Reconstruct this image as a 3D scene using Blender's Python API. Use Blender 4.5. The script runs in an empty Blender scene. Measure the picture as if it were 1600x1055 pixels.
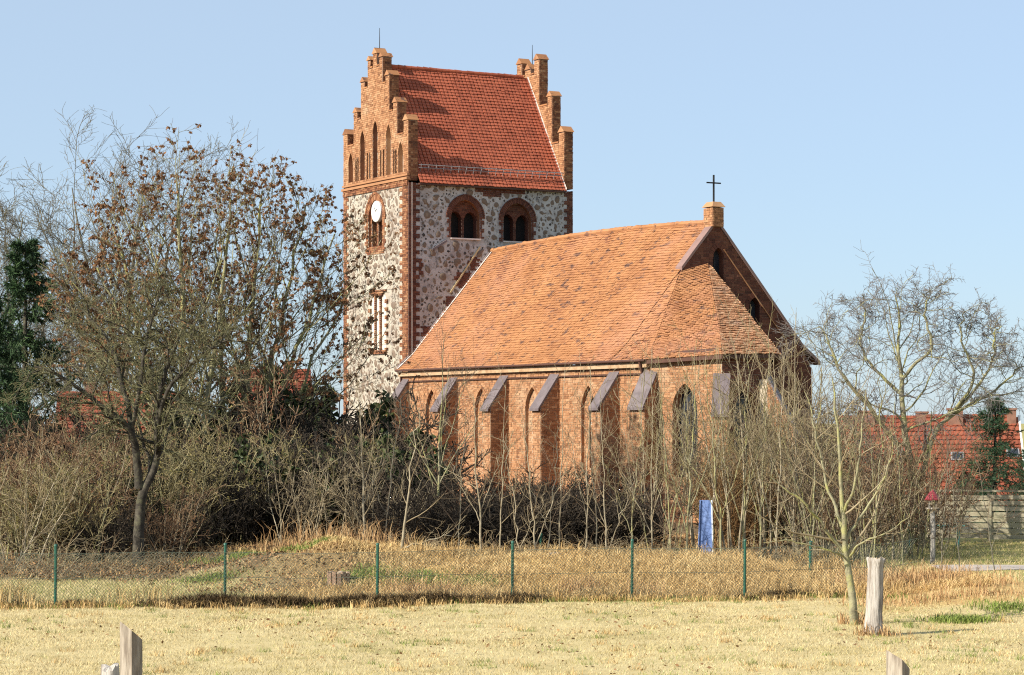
import bpy, math, random
import numpy as np
from mathutils import Vector, Matrix
from mathutils.geometry import tessellate_polygon

# ---------------------------------------------------------------- camera, world, sun, exposure
SC = bpy.context.scene
COL = SC.collection
FPX = 3690.0                      # focal length in photo pixels (1600 wide)
CAMH = 4.0
cam_d = bpy.data.cameras.new('camera'); cam = bpy.data.objects.new('camera', cam_d); COL.objects.link(cam)
cam.location = (0, 0, CAMH); cam.rotation_euler = (math.radians(90), 0, 0)
cam_d.sensor_width = 36; cam_d.lens = 36 * FPX / 1600
cam_d.shift_y = (660 - 527.5) / 1600
cam_d.clip_start = .5; cam_d.clip_end = 9000
SC.camera = cam

SUN_EL = math.radians(31.5)
UX, UY = math.cos(math.radians(29.6)), math.sin(math.radians(29.6))
_t = math.radians(29.6 + 1.8)     # light travels along the tower's east face, grazing it
LX, LY = math.cos(_t), math.sin(_t)
world = bpy.data.worlds.new('World'); SC.world = world; world.use_nodes = True
wn = world.node_tree.nodes; wl = world.node_tree.links
bg = wn['Background']
sky = wn.new('ShaderNodeTexSky'); sky.sky_type = 'NISHITA'; sky.sun_disc = False
sky.sun_elevation = SUN_EL; sky.sun_rotation = math.atan2(-LX, -LY) % (2 * math.pi)
sky.altitude = 60; sky.air_density = 1.0; sky.dust_density = 0.35; sky.ozone_density = 10.0
skm = wn.new('ShaderNodeMix'); skm.data_type = 'RGBA'; skm.inputs[0].default_value = .66      # an even veil of thin high haze
skm.inputs[7].default_value = (3.22, 3.72, 4.0, 1)
wl.new(sky.outputs[0], skm.inputs[6]); wl.new(skm.outputs[2], bg.inputs[0]); bg.inputs[1].default_value = 0.115
sun_d = bpy.data.lights.new('sun', 'SUN'); sun = bpy.data.objects.new('sun', sun_d); COL.objects.link(sun)
sun_d.energy = 5.0; sun_d.angle = math.radians(.53); sun_d.color = (1.0, .93, .79)
sun.rotation_euler = Vector((LX * math.cos(SUN_EL), LY * math.cos(SUN_EL), -math.sin(SUN_EL))).to_track_quat('-Z', 'Y').to_euler()
sun.location = (-60, -30, 60)
SC.view_settings.view_transform = 'Standard'; SC.view_settings.look = 'None'
SC.view_settings.gamma = 1.0; SC.view_settings.use_curve_mapping = False
SC.view_settings.exposure = 0.76
SC.cycles.use_denoising = False; SC.cycles.pixel_filter_type = 'BLACKMAN_HARRIS'; SC.cycles.filter_width = 1.15

rng = np.random.default_rng(7)
PI = math.pi
def gx(px, D): return (px - 800) / FPX * D          # world X of a photo column at distance D
def gz(py, D): return CAMH - (py - 660) / FPX * D    # world Z of a photo row at distance D

# ---------------------------------------------------------------- materials
MATS = {}
def M(name, cols, scale=2.0, detail=5, island=0.0, noise=1.0, rough=.9, bump=0, bscale=25, stain=None, spec=.2,
      stretch=None, emit=None, stain2=None, metal=0, coord='pos', trans=0):
    """cols: list of linear colours along the ramp; island: weight of a random value per loose piece"""
    m = bpy.data.materials.new(name); m.use_nodes = True
    nt = m.node_tree; N = nt.nodes; Lk = nt.links
    b = N['Principled BSDF']; b.inputs['Roughness'].default_value = rough
    b.inputs['Specular IOR Level'].default_value = spec; b.inputs['Metallic'].default_value = metal
    geo = N.new('ShaderNodeNewGeometry')
    src = geo.outputs['Position']
    if coord == 'obj':
        tc = N.new('ShaderNodeTexCoord'); src = tc.outputs['Object']
    if stretch:
        mp = N.new('ShaderNodeMapping'); mp.inputs['Scale'].default_value = stretch
        Lk.new(src, mp.inputs['Vector']); srcm = mp.outputs[0]
    else: srcm = src
    n = N.new('ShaderNodeTexNoise'); n.inputs['Scale'].default_value = scale; n.inputs['Detail'].default_value = detail
    n.inputs['Roughness'].default_value = .62
    Lk.new(srcm, n.inputs['Vector'])
    # centre + spread the noise, then add the random value
    mr = N.new('ShaderNodeMapRange'); mr.inputs['From Min'].default_value = .3; mr.inputs['From Max'].default_value = .7
    mr.clamp = False
    Lk.new(n.outputs['Fac'], mr.inputs['Value'])
    m1 = N.new('ShaderNodeMath'); m1.operation = 'MULTIPLY'; m1.inputs[1].default_value = noise
    Lk.new(mr.outputs[0], m1.inputs[0])
    m2 = N.new('ShaderNodeMath'); m2.operation = 'MULTIPLY_ADD'; m2.inputs[1].default_value = island
    Lk.new(geo.outputs['Random Per Island'], m2.inputs[0]); Lk.new(m1.outputs[0], m2.inputs[2])
    r = N.new('ShaderNodeValToRGB'); el = r.color_ramp.elements
    while len(el) < len(cols): el.new(.5)
    for i, c in enumerate(cols):
        el[i].position = i / (len(cols) - 1) if len(cols) > 1 else 0; el[i].color = (*c, 1)
    Lk.new(m2.outputs[0], r.inputs[0])
    out = r.outputs[0]
    for st in (stain, stain2):
        if not st: continue
        scol, sscale, lo, hi, amt = st[:5]
        ns = N.new('ShaderNodeTexNoise'); ns.inputs['Scale'].default_value = sscale; ns.inputs['Detail'].default_value = 6
        ns.inputs['Roughness'].default_value = .68
        if len(st) > 5:
            mp = N.new('ShaderNodeMapping'); mp.inputs['Scale'].default_value = st[5]; mp.inputs['Location'].default_value = (17, 5, 3)
            Lk.new(src, mp.inputs['Vector']); Lk.new(mp.outputs[0], ns.inputs['Vector'])
        else: Lk.new(src, ns.inputs['Vector'])
        mm = N.new('ShaderNodeMapRange'); mm.inputs['From Min'].default_value = lo; mm.inputs['From Max'].default_value = hi
        mm.inputs['To Max'].default_value = amt
        Lk.new(ns.outputs['Fac'], mm.inputs['Value'])
        mx = N.new('ShaderNodeMix'); mx.data_type = 'RGBA'
        Lk.new(mm.outputs[0], mx.inputs[0]); Lk.new(out, mx.inputs[6]); mx.inputs[7].default_value = (*scol, 1)
        out = mx.outputs[2]
    Lk.new(out, b.inputs['Base Color'])
    if bump:
        nb = N.new('ShaderNodeTexNoise'); nb.inputs['Scale'].default_value = bscale; nb.inputs['Detail'].default_value = 5
        Lk.new(srcm, nb.inputs['Vector'])
        bp = N.new('ShaderNodeBump'); bp.inputs['Strength'].default_value = bump; bp.inputs['Distance'].default_value = .02
        Lk.new(nb.outputs['Fac'], bp.inputs['Height']); Lk.new(bp.outputs[0], b.inputs['Normal'])
    if trans:
        tr = N.new('ShaderNodeBsdfTranslucent'); Lk.new(out, tr.inputs[0])
        ms = N.new('ShaderNodeMixShader'); ms.inputs[0].default_value = trans
        Lk.new(b.outputs[0], ms.inputs[1]); Lk.new(tr.outputs[0], ms.inputs[2])
        Lk.new(ms.outputs[0], N['Material Output'].inputs['Surface'])
    MATS[name] = m
    return m

# ---------------------------------------------------------------- mesh building (numpy)
class MB:
    """collects vertices and faces (any polygon size) with a material slot; build() makes ONE mesh object"""
    def __init__(s): s.v = []; s.f = []; s.n = 0
    def add(s, V, F, mi=0, smooth=False):
        V = np.asarray(V, dtype=np.float64).reshape(-1, 3)
        F = np.asarray(F, dtype=np.int64)
        if len(V) == 0 or len(F) == 0: return s
        s.v.append(V); s.f.append((F + s.n, mi, smooth)); s.n += len(V); return s
    def mesh(s, name, mats):
        me = bpy.data.meshes.new(name)
        if s.n:
            V = np.concatenate(s.v)
            me.vertices.add(len(V)); me.vertices.foreach_set('co', V.astype(np.float32).ravel())
            idx = np.concatenate([f.ravel() for f, _, _ in s.f])
            tot = np.concatenate([np.full(len(f), f.shape[1]) for f, _, _ in s.f])
            mi = np.concatenate([np.full(len(f), m) for f, m, _ in s.f])
            sm = np.concatenate([np.full(len(f), k) for f, _, k in s.f])
            st = np.concatenate([[0], np.cumsum(tot)[:-1]])
            me.loops.add(len(idx)); me.loops.foreach_set('vertex_index', idx.astype(np.int32))
            me.polygons.add(len(tot))
            me.polygons.foreach_set('loop_start', st.astype(np.int32)); me.polygons.foreach_set('loop_total', tot.astype(np.int32))
            me.polygons.foreach_set('material_index', mi.astype(np.int32)); me.polygons.foreach_set('use_smooth', sm.astype(bool))
            me.update(calc_edges=True)
        for m in (mats if isinstance(mats, (list, tuple)) else [mats]): me.materials.append(MATS[m])
        return me
    def build(s, name, mats, parent=None, loc=None, **tags):
        o = bpy.data.objects.new(name, s.mesh(name, mats)); COL.objects.link(o)
        if parent is not None: o.parent = parent
        if loc is not None: o.location = loc
        for k, v in tags.items():
            if v: o[k] = v
        return o

BOXF = np.array([[0, 3, 2, 1], [4, 5, 6, 7], [0, 1, 5, 4], [1, 2, 6, 5], [2, 3, 7, 6], [3, 0, 4, 7]])
def add_box(mb, c, h, mi=0, ax=None):
    s = np.array([[-1, -1, -1], [1, -1, -1], [1, 1, -1], [-1, 1, -1], [-1, -1, 1], [1, -1, 1], [1, 1, 1], [-1, 1, 1]]) * np.asarray(h)
    if ax is not None: s = s @ np.asarray(ax)
    mb.add(s + np.asarray(c), BOXF, mi); return mb
def add_hex(mb, P, mi=0):
    """8 points: four of the bottom ring, four of the top ring"""
    mb.add(np.asarray(P), BOXF, mi); return mb
def thing(name, label, cat, loc=(0, 0, 0), rz=0, group=None):
    o = bpy.data.objects.new(name, None); COL.objects.link(o); o.location = loc; o.rotation_euler = (0, 0, rz)
    o.empty_display_size = .3
    o['label'] = label; o['category'] = cat
    if group: o['group'] = group
    return o
def tag(o, label, cat, group=None):
    o['label'] = label; o['category'] = cat
    if group: o['group'] = group
    return o
def copy_thing(root, loc, rz=0, sc=1.0, label=None, group=None):
    """a thing with copies of its parts and their sub-parts"""
    r = root.copy(); COL.objects.link(r); r.location = loc; r.rotation_euler = (0, 0, rz)
    r.scale = (sc, sc, sc) if np.isscalar(sc) else sc
    if label: r['label'] = label
    if group: r['group'] = group
    for ch in root.children:
        c = ch.copy(); COL.objects.link(c); c.parent = r
        for g in ch.children:
            d = g.copy(); COL.objects.link(d); d.parent = c
    return r

# tubes: P (N,K+1,3), R (N,K+1)
def add_tubes(mb, P, R, sides=3, mi=0, cap=False, smooth=True):
    P = np.asarray(P, float); R = np.asarray(R, float)
    N, K1, _ = P.shape
    if N == 0: return mb
    T = np.empty_like(P); T[:, 1:-1] = P[:, 2:] - P[:, :-2]; T[:, 0] = P[:, 1] - P[:, 0]; T[:, -1] = P[:, -1] - P[:, -2]
    T /= np.linalg.norm(T, axis=2, keepdims=True) + 1e-9
    mean = P[:, -1] - P[:, 0]; mean /= np.linalg.norm(mean, axis=1, keepdims=True) + 1e-9
    ref = np.where(np.abs(mean[:, 2:3]) < .8, np.array([[0, 0, 1.]]), np.array([[1., 0, 0]]))
    n0 = np.cross(mean, ref); n0 /= np.linalg.norm(n0, axis=1, keepdims=True) + 1e-9
    n = n0[:, None, :] - T * np.sum(T * n0[:, None, :], axis=2, keepdims=True)
    n /= np.linalg.norm(n, axis=2, keepdims=True) + 1e-9
    b = np.cross(T, n)
    a = np.arange(sides) * 2 * PI / sides
    ring = n[:, :, None, :] * np.cos(a)[None, None, :, None] + b[:, :, None, :] * np.sin(a)[None, None, :, None]
    V = P[:, :, None, :] + ring * R[:, :, None, None]
    base = (np.arange(N) * K1 * sides)[:, None, None]
    k = np.arange(K1 - 1)[None, :, None] * sides; j = np.arange(sides)[None, None, :]; j2 = (j + 1) % sides
    F = np.stack([base + k + j, base + k + j2, base + k + sides + j2, base + k + sides + j], axis=-1).reshape(-1, 4)
    mb.add(V.reshape(-1, 3), F, mi, smooth)
    if cap:
        e = (np.arange(N) * K1 * sides)[:, None]
        mb.f.append((np.concatenate([e + (K1 - 1) * sides + np.arange(sides)[None, :]]) + mb.n - len(V.reshape(-1, 3)), mi, False))
    return mb

def lattice(shape):
    pass
def vnoise(x, y, s=1.0, seed=0):
    """cheap smooth 2-D value noise, -1..1"""
    x = np.asarray(x, float) * s; y = np.asarray(y, float) * s
    xi = np.floor(x).astype(np.int64); yi = np.floor(y).astype(np.int64); fx = x - xi; fy = y - yi
    fx = fx * fx * (3 - 2 * fx); fy = fy * fy * (3 - 2 * fy)
    def h(a, b):
        n = (a * 374761393 + b * 668265263 + seed * 974634777) & 0x7fffffff
        n = ((n ^ (n >> 13)) * 1274126177) & 0x7fffffff
        return ((n ^ (n >> 16)) & 0xffff) / 32767.5 - 1
    return (h(xi, yi) * (1 - fx) + h(xi + 1, yi) * fx) * (1 - fy) + (h(xi, yi + 1) * (1 - fx) + h(xi + 1, yi + 1) * fx) * fy
def sstep(a, b, t):
    t = np.clip((np.asarray(t, float) - a) / (b - a), 0, 1); return t * t * (3 - 2 * t)
# ---------------------------------------------------------------- ground
def H(x, y):
    x = np.asarray(x, float); y = np.asarray(y, float)
    h = 2.4 * (1 - sstep(3, 31, y))
    crest = np.interp(x, [-9.2, -7.3, -4.7, -1.6, 1.6, 4.7, 6.2, 7.6, 9.0], [.1, .40, .78, .58, .54, .42, .26, .06, 0])
    yy = y - np.interp(x, [-9, -3], [4.5, .6])
    prof = sstep(53.4, 58.0, yy) * (1 - np.interp(x, [-6, -2], [.35, .72]) * sstep(58.4, 66, yy)) * (1 - sstep(66, 80, yy))
    h = h + crest * prof * (1 + .26 * vnoise(x, y, .7, 3) + .16 * vnoise(x, y, 1.9, 4))
    h = h - 3.3 * sstep(14.5, 18, x) * sstep(86, 102, y) * (1 - sstep(300, 800, y))
    near = sstep(30, 36, y) * (1 - sstep(90, 120, y))
    h = h + near * (.05 * vnoise(x, y, .22, 1) + .02 * vnoise(x, y, .9, 2))
    bankR = sstep(8.4, 10.5, x) * sstep(48.5, 52.5, y) * (1 - sstep(55, 60, y))
    return h + .22 * bankR
FENCE = [(86, 50.9), (351, 51.6), (589, 51.8), (800, 52.6), (987, 53.1), (1163, 53.3)]
fence_xy = [(gx(p, d), d) for p, d in FENCE]
fx = np.array([-30, -17] + [a for a, b in fence_xy] + [7.4]); fy = np.array([50.4, 50.6] + [b for a, b in fence_xy] + [53.9])
def fence_y(x): return np.interp(x, fx, fy)

M('ground_soil', [(.055, .036, .02), (.13, .082, .042), (.21, .14, .07)], scale=3.5, bump=.5, bscale=12)
g = MATS['ground_soil']
nt = g.node_tree; N = nt.nodes; Lk = nt.links
b = N['Principled BSDF']; geo = [n for n in N if n.type == 'NEW_GEOMETRY'][0]
def ramp_noise(scale, cols, det=8):
    n = N.new('ShaderNodeTexNoise'); n.inputs['Scale'].default_value = scale; n.inputs['Detail'].default_value = det; n.inputs['Roughness'].default_value = .7
    Lk.new(geo.outputs['Position'], n.inputs['Vector'])
    r = N.new('ShaderNodeValToRGB'); el = r.color_ramp.elements
    while len(el) < len(cols): el.new(.5)
    for i, c in enumerate(cols): el[i].position = .3 + .4 * i / (len(cols) - 1); el[i].color = (*c, 1)
    Lk.new(n.outputs['Fac'], r.inputs[0]); return r.outputs[0]
soil = b.inputs['Base Color'].links[0].from_socket
lawn_c = ramp_noise(.7, [(.28, .24, .09), (.42, .335, .16), (.50, .405, .21), (.38, .305, .125)])
straw_c = ramp_noise(2.6, [(.25, .15, .055), (.42, .275, .10), (.52, .365, .15)])
green_c = ramp_noise(.8, [(.26, .23, .075), (.33, .29, .10), (.40, .33, .14)])
at = N.new('ShaderNodeAttribute'); at.attribute_name = 'zone'
sp = N.new('ShaderNodeSeparateColor'); Lk.new(at.outputs['Color'], sp.inputs[0])
cur = lawn_c
for i, src in ((0, straw_c), (1, soil), (2, green_c)):
    mx = N.new('ShaderNodeMix'); mx.data_type = 'RGBA'
    Lk.new(sp.outputs[i], mx.inputs[0]); Lk.new(cur, mx.inputs[6]); Lk.new(src, mx.inputs[7]); cur = mx.outputs[2]
Lk.new(cur, b.inputs['Base Color'])

def zones(x, y):
    n1 = .25 * vnoise(x, y, .5, 11) + .2 * vnoise(x, y, 1.7, 12)
    behind = sstep(-.3, .6, y - fence_y(x) + n1)
    straw = behind * sstep(-6.3, -3.6, x + n1 * 2) * (1 - sstep(6.4, 8.6, x)) * (1 - sstep(62, 70, y))
    straw = np.maximum(straw, sstep(6.8, 8.2, x) * sstep(49.8, 51.2, y + n1 * 3) * (1 - sstep(58, 62, y)) * .8)
    litter = sstep(57.5, 60.5, y + n1 * 4 + .25 * np.clip(x + 9, -3, 6)) * (1 - sstep(9, 12, x)) * (1 - straw)
    litter = np.maximum(litter, np.clip(sstep(-8.6, -5.5, x) * (1 - sstep(-4.2, -1.5, x)) * sstep(53.9, 55.8, y) * (1 - sstep(75, 80, y)), 0, .75))
    green = sstep(10, 13, x) * sstep(60, 63, y)
    green = np.maximum(green, .75 * behind * (1 - sstep(-7.5, -5.5, x)) * (1 - sstep(57, 60, y)))
    return straw, litter, green

def axis(a, b, st, ext):
    m = np.arange(a, b + .01, st); return np.concatenate([-np.array(ext[::-1]) + a, m, np.array(ext) + b])
ext = [2, 6, 15, 40, 100, 300, 900, 2500, 5000]
gxs = axis(-26, 30, .4, ext); gys = np.concatenate([[-900, -200, -40, -10], np.arange(0, 34, 1.5), np.arange(34, 82, .4), np.arange(82, 150, 2), [160, 180, 220, 300, 500, 900, 2000, 4000, 7000]])
GX, GY = np.meshgrid(gxs, gys); nx = len(gxs)
V = np.stack([GX, GY, H(GX, GY)], -1).reshape(-1, 3)
ii, jj = np.meshgrid(np.arange(len(gys) - 1), np.arange(nx - 1), indexing='ij')
F = np.stack([ii * nx + jj, ii * nx + jj + 1, (ii + 1) * nx + jj + 1, (ii + 1) * nx + jj], -1).reshape(-1, 4)
gm = MB(); gm.add(V, F, 0, True)
ground = gm.build('ground', 'ground_soil', kind='structure')
zr, zg, zb = zones(V[:, 0], V[:, 1])
ca = ground.data.color_attributes.new('zone', 'FLOAT_COLOR', 'POINT')
ca.data.foreach_set('color', np.stack([zr, zg, zb, np.ones_like(zr)], -1).astype(np.float32).ravel())

M('path_gravel', [(.34, .29, .25), (.48, .42, .37)], scale=6, bump=.3)
pm = MB(); xs = np.linspace(11.6, 24, 26)
for_y = np.array([63.0, 63.8, 64.8, 65.6])
PX, PY = np.meshgrid(xs, for_y); PY = PY + .25 * vnoise(PX, PY * 0, .5, 9)[...]
V = np.stack([PX, PY, H(PX, PY) + .012], -1).reshape(-1, 3)
ii, jj = np.meshgrid(np.arange(3), np.arange(25), indexing='ij')
pm.add(V, np.stack([ii * 26 + jj, ii * 26 + jj + 1, (ii + 1) * 26 + jj + 1, (ii + 1) * 26 + jj], -1).reshape(-1, 4), 0, True)
pm.build('path', 'path_gravel', kind='structure')
# ---------------------------------------------------------------- church materials
BR_D, BR_M, BR_L = (.17, .062, .034), (.36, .135, .058), (.50, .24, .105)
M('brick_orange', [(.13, .058, .032), (.29, .138, .068), (.36, .18, .09), (.42, .235, .125), (.48, .32, .20)], scale=1.1, island=.6, noise=.3, bump=.35, bscale=40,
  stain=((.44, .34, .23), .55, .54, .75, .6), stain2=((.10, .05, .035), .9, .6, .8, .5))
M('brick_red', [(.07, .03, .02), (.17, .068, .036), (.24, .10, .05), (.30, .145, .072), (.38, .24, .145)], scale=1.1, island=.75, noise=.22, bump=.35, bscale=40,
  stain=((.08, .045, .035), .7, .55, .75, .5))
M('brick_shaded', [(.05, .022, .018), (.10, .038, .027), (.13, .048, .032), (.165, .065, .04), (.24, .13, .09)], scale=1.2, island=.65, noise=.2, bump=.35, bscale=40,
  stain=((.07, .04, .032), .6, .5, .75, .4))  # darker brick copy; shade of the walls turned from the sun is in the colour
M('mortar', [(.42, .34, .25), (.54, .46, .36)], scale=4, bump=.3, stain=((.30, .18, .11), .8, .5, .7, .5))
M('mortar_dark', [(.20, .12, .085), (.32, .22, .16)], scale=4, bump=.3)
M('lime_mortar', [(.27, .235, .19), (.40, .36, .295), (.48, .44, .37)], scale=2.2, bump=.7, bscale=14, stain=((.29, .22, .19), .45, .5, .72, .6), stain2=((.14, .12, .115), 3.0, .53, .66, .75))
M('field_stone', [(.03, .027, .027), (.07, .06, .053), (.13, .107, .085), (.19, .14, .105), (.085, .078, .076), (.33, .285, .23)], scale=3, island=.95, noise=.12, bump=.4, bscale=18)
M('white_plaster', [(.50, .45, .38), (.64, .59, .52)], scale=2, bump=.1)
M('clock_white', [(.56, .55, .52), (.64, .63, .60)], scale=3, rough=.5)
M('dark_void', [(.012, .011, .011), (.02, .018, .018)], scale=3)
M('glass_dark', [(.02, .024, .032), (.045, .05, .062)], scale=2.5, rough=.12, spec=.5)
M('tile_red', [(.25, .066, .038), (.37, .100, .055), (.43, .122, .066), (.49, .16, .09)], scale=.9, island=.22, noise=.4, bump=.25, bscale=30,
  stain=((.14, .06, .045), .5, .6, .75, .45))
M('tile_orange', [(.22, .092, .045), (.33, .150, .066), (.385, .185, .082), (.44, .235, .115)], scale=.5, island=.32, noise=.5, bump=.25, bscale=30,
  stain=((.085, .05, .045), 2.6, .565, .62, .85, (.7, .7, 1.6)), stain2=((.40, .20, .125), .17, .48, .66, .5))
M('tile_mossy', [(.22, .115, .065), (.38, .19, .10), (.45, .25, .14), (.50, .33, .21), (.56, .46, .35)], scale=1.5, island=.5, noise=.3, bump=.3, bscale=30,
  stain=((.20, .15, .13), .9, .52, .7, .6))
M('tile_under', [(.12, .05, .03), (.18, .07, .04)], scale=3)
M('slate_cap', [(.10, .078, .08), (.18, .145, .15)], scale=2, bump=.2, rough=.6, spec=.4)
M('flashing', [(.50, .43, .40), (.66, .58, .54)], scale=2, rough=.6)
M('verge_metal', [(.19, .115, .10), (.27, .17, .15)], scale=2, rough=.6, spec=.3)
M('iron_black', [(.012, .012, .013), (.03, .028, .028)], scale=6, rough=.6)
M('gutter_dark', [(.07, .035, .026), (.11, .055, .04)], scale=3, rough=.5)
M('wood_strip', [(.46, .36, .20), (.58, .47, .28)], scale=3)

CH_O = (-5.049, 115.0, 0.0)
church = thing('church', 'old brick village church with square fieldstone tower, stepped gables and long orange tiled nave', 'church', CH_O, math.radians(29.6))
# local axes: x = u (along the tower's east face, away to the right), y = -w (w runs along the nave towards the camera)
def P3(u, w, z): return np.array([u, -w, z], float)
class Fr:
    """a vertical wall plane: s runs along it, d out of it"""
    def __init__(s, o, sd, n): s.o = np.asarray(o, float); s.sd = np.asarray(sd, float); s.n = np.asarray(n, float)
    def p(s, a, z, d=0.0):
        a = np.asarray(a, float); z = np.asarray(z, float); d = np.asarray(d, float)
        return s.o + a[..., None] * s.sd + d[..., None] * s.n + z[..., None] * np.array([0, 0, 1.])
    def inset(s, d): return Fr(s.o + s.n * d, s.sd, s.n)
class Hole:
    """a pointed-arch opening"""
    def __init__(s, c, w, z0, zs, zt): 
        s.c, s.w, s.z0, s.zs, s.zt = c, w, z0, zs, zt
        r = max(zt - zs, w / 2 + 1e-3); s.rise = zt - zs
        s.R = (s.rise ** 2 + (w / 2) ** 2) / w if s.rise > .01 else 0
    def half(s, z, grow=0.0):
        if z < s.z0 - grow * .0 or z > s.zt + grow: return None
        hw = s.w / 2 + grow
        if z <= s.zs or s.R == 0: return hw
        R = s.R + grow; dz = z - s.zs
        if dz >= R: return None
        h = math.sqrt(R * R - dz * dz) - (s.R - s.w / 2)
        return h if h > 0 else None
    def outline(s, n=7):
        pts = [(s.c - s.w / 2, s.z0), (s.c + s.w / 2, s.z0)]
        if s.R == 0: return pts + [(s.c + s.w / 2, s.zt), (s.c - s.w / 2, s.zt)]
        a1 = math.asin(min(1, s.rise / s.R)); 
        for i in range(n + 1):
            a = a1 * i / n; pts.append((s.c - (s.R - s.w / 2) + s.R * math.cos(a), s.zs + s.R * math.sin(a)))
        for i in range(n - 1, -1, -1):
            a = a1 * i / n; pts.append((s.c + (s.R - s.w / 2) - s.R * math.cos(a), s.zs + s.R * math.sin(a)))
        return pts
def holed(mb, fr, outer, holes, depth=0, mi=0, mj=0):
    """flat wall polygon with openings, plus the reveals of the openings"""
    polys = [[Vector((a, z, 0)) for a, z in outer]] + [[Vector((a, z, 0)) for a, z in h.outline()] for h in holes]
    flat = [p for q in polys for p in q]
    tri = tessellate_polygon(polys)
    A = np.array([[p.x, p.y] for p in flat])
    mb.add(fr.p(A[:, 0], A[:, 1]), np.array(tri), mi)
    for h in holes:
        if depth:
            o = np.array(h.outline()); n = len(o); i = np.arange(n); j = (i + 1) % n
            mb.add(np.concatenate([fr.p(o[:, 0], o[:, 1], np.zeros(n)), fr.p(o[:, 0], o[:, 1], np.full(n, -depth))]), np.stack([i, j, j + n, i + n], -1), mj)
def panel(mb, fr, h, d, mi=0):
    o = np.array(h.outline()); mb.add(fr.p(o[:, 0], o[:, 1], np.full(len(o), d)), np.arange(len(o))[None, :], mi)

def bricks(mb, fr, z0, z1, iv, ch=.1, bl=.285, proud=.018, gap=.013, mi=0, seed=0, jit=.006, keep=1.0):
    """courses of single bricks; iv(z, k) gives the intervals to fill at that course"""
    rg = np.random.default_rng(seed + 100); k = 0; z = z0; A = []
    while z + ch * .5 < z1:
        zc = z + ch / 2
        for a, b in iv(zc, k):
            if b - a < .05: continue
            x = math.floor(a / bl) * bl - (bl * .5 if k % 2 else 0)
            j = int(round(x / bl))
            while x < b:
                ln = bl if (j + k) % 2 else bl * .5
                xa, xb = max(x, a), min(x + ln, b)
                if xb - xa > .045 and (keep >= 1 or rg.random() < keep): A.append((xa + gap / 2, xb - gap / 2, z + gap / 2, min(z + ch, z1 + .03) - gap / 2))
                x += ln; j += 1
        z += ch; k += 1
    if not A: return
    A = np.array(A); n = len(A)
    pr = proud + rg.normal(0, jit, n).clip(-.012, .02)
    V = np.empty((n, 8, 3))
    for q, (a, zz, d) in enumerate(((0, 2, 0), (1, 2, 0), (1, 3, 0), (0, 3, 0), (0, 2, 1), (1, 2, 1), (1, 3, 1), (0, 3, 1))):
        V[:, q] = fr.p(A[:, a] + rg.normal(0, .002, n), A[:, zz] + rg.normal(0, .002, n), pr if d else np.full(n, -.004))
    F = (np.arange(n) * 8)[:, None, None] + np.array([[4, 5, 6, 7], [0, 1, 5, 4], [1, 2, 6, 5], [2, 3, 7, 6], [3, 0, 4, 7]])[None]
    mb.add(V.reshape(-1, 3), F.reshape(-1, 4), mi)
def voussoirs(mb, fr, h, wid=.27, proud=.03, mi=0, th=.1, gap=.014, grow=0.0):
    """ring of bricks around a pointed arch"""
    R = h.R + grow; a1 = math.acos(max(-1, (h.R - h.w / 2) / (R + wid / 2)))
    n = max(3, int(a1 * R / th))
    for sg in (-1, 1):
        cx = h.c - sg * (h.R - h.w / 2)
        for i in range(n):
            a0, b0 = a1 * (i + gap / th * .5) / n, a1 * (i + 1 - gap / th * .5) / n
            pts = []
            for d in (-.004, proud):
                for r, a in ((R, a0), (R + wid, a0), (R + wid, b0), (R, b0)):
                    pts.append(fr.p(np.array(cx + sg * r * math.cos(a)), np.array(h.zs + r * math.sin(a)), np.array(d + (rng.normal(0, .004) if d > 0 else 0))))
            add_hex(mb, pts, mi)
def cut(a, b, holes, z, grow=0.0):
    iv = [(a, b)]
    for h in holes:
        w = h.half(z, grow if z > h.zs else grow * 0)
        if w is None: continue
        nv = []
        for p, q in iv:
            if h.c + w <= p or h.c - w >= q: nv.append((p, q)); continue
            if h.c - w > p: nv.append((p, h.c - w))
            if h.c + w < q: nv.append((h.c + w, q))
        iv = nv
    return iv

# ---------------------------------------------------------------- the tower
TU, TW, TE = 9.34, 7.285, 15.72
fW = Fr((0, 0, 0), (0, 1, 0), (-1, 0, 0))            # sunny gable face, s = -w from the near corner
fE = Fr((0, 0, 0), (1, 0, 0), (0, -1, 0))            # shaded east face, s = u
fN = Fr((TU, 0, 0), (0, 1, 0), (1, 0, 0)); fB = Fr((0, TW, 0), (1, 0, 0), (0, 1, 0))
clock_h = Hole(3.60, 1.55, 12.75, 14.1, 15.12)
slit_h = [Hole(s, .46, 7.55, 10.0, 10.4) for s in (2.62, 3.20, 3.78)]
bel_h = [Hole(3.16, 1.62, 13.05, 14.08, 14.98), Hole(6.12, 1.62, 13.0, 14.05, 14.95)]
tw = MB()
holed(tw, fW, [(0, -.6), (TW, -.6), (TW, 15.8), (0, 15.8)], [clock_h], .3, 0, 1)
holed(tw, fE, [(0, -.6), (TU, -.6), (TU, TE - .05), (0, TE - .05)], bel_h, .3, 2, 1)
fWs = Fr((-.002, 0, 0), (0, 1, 0), (-1, 0, 0))
for f, L in ((fN, TU), (fB, TU)):
    L = TW if f is fN else TU
    holed(tw, f, [(0, -.6), (L, -.6), (L, TE), (0, TE)], [], 0, 0)
M('lime_mortar_shaded', [(.30, .285, .275), (.44, .425, .415), (.52, .51, .50)], scale=2.2, bump=.7, bscale=14, stain=((.25, .20, .19), .5, .5, .7, .6), stain2=((.10, .09, .09), 3.4, .53, .64, .8))  # greyer copy of the lime mortar; the east face's cool shade is in its colour
tower = tw.build('tower', ['lime_mortar', 'brick_red', 'lime_mortar_shaded'], church)
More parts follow.
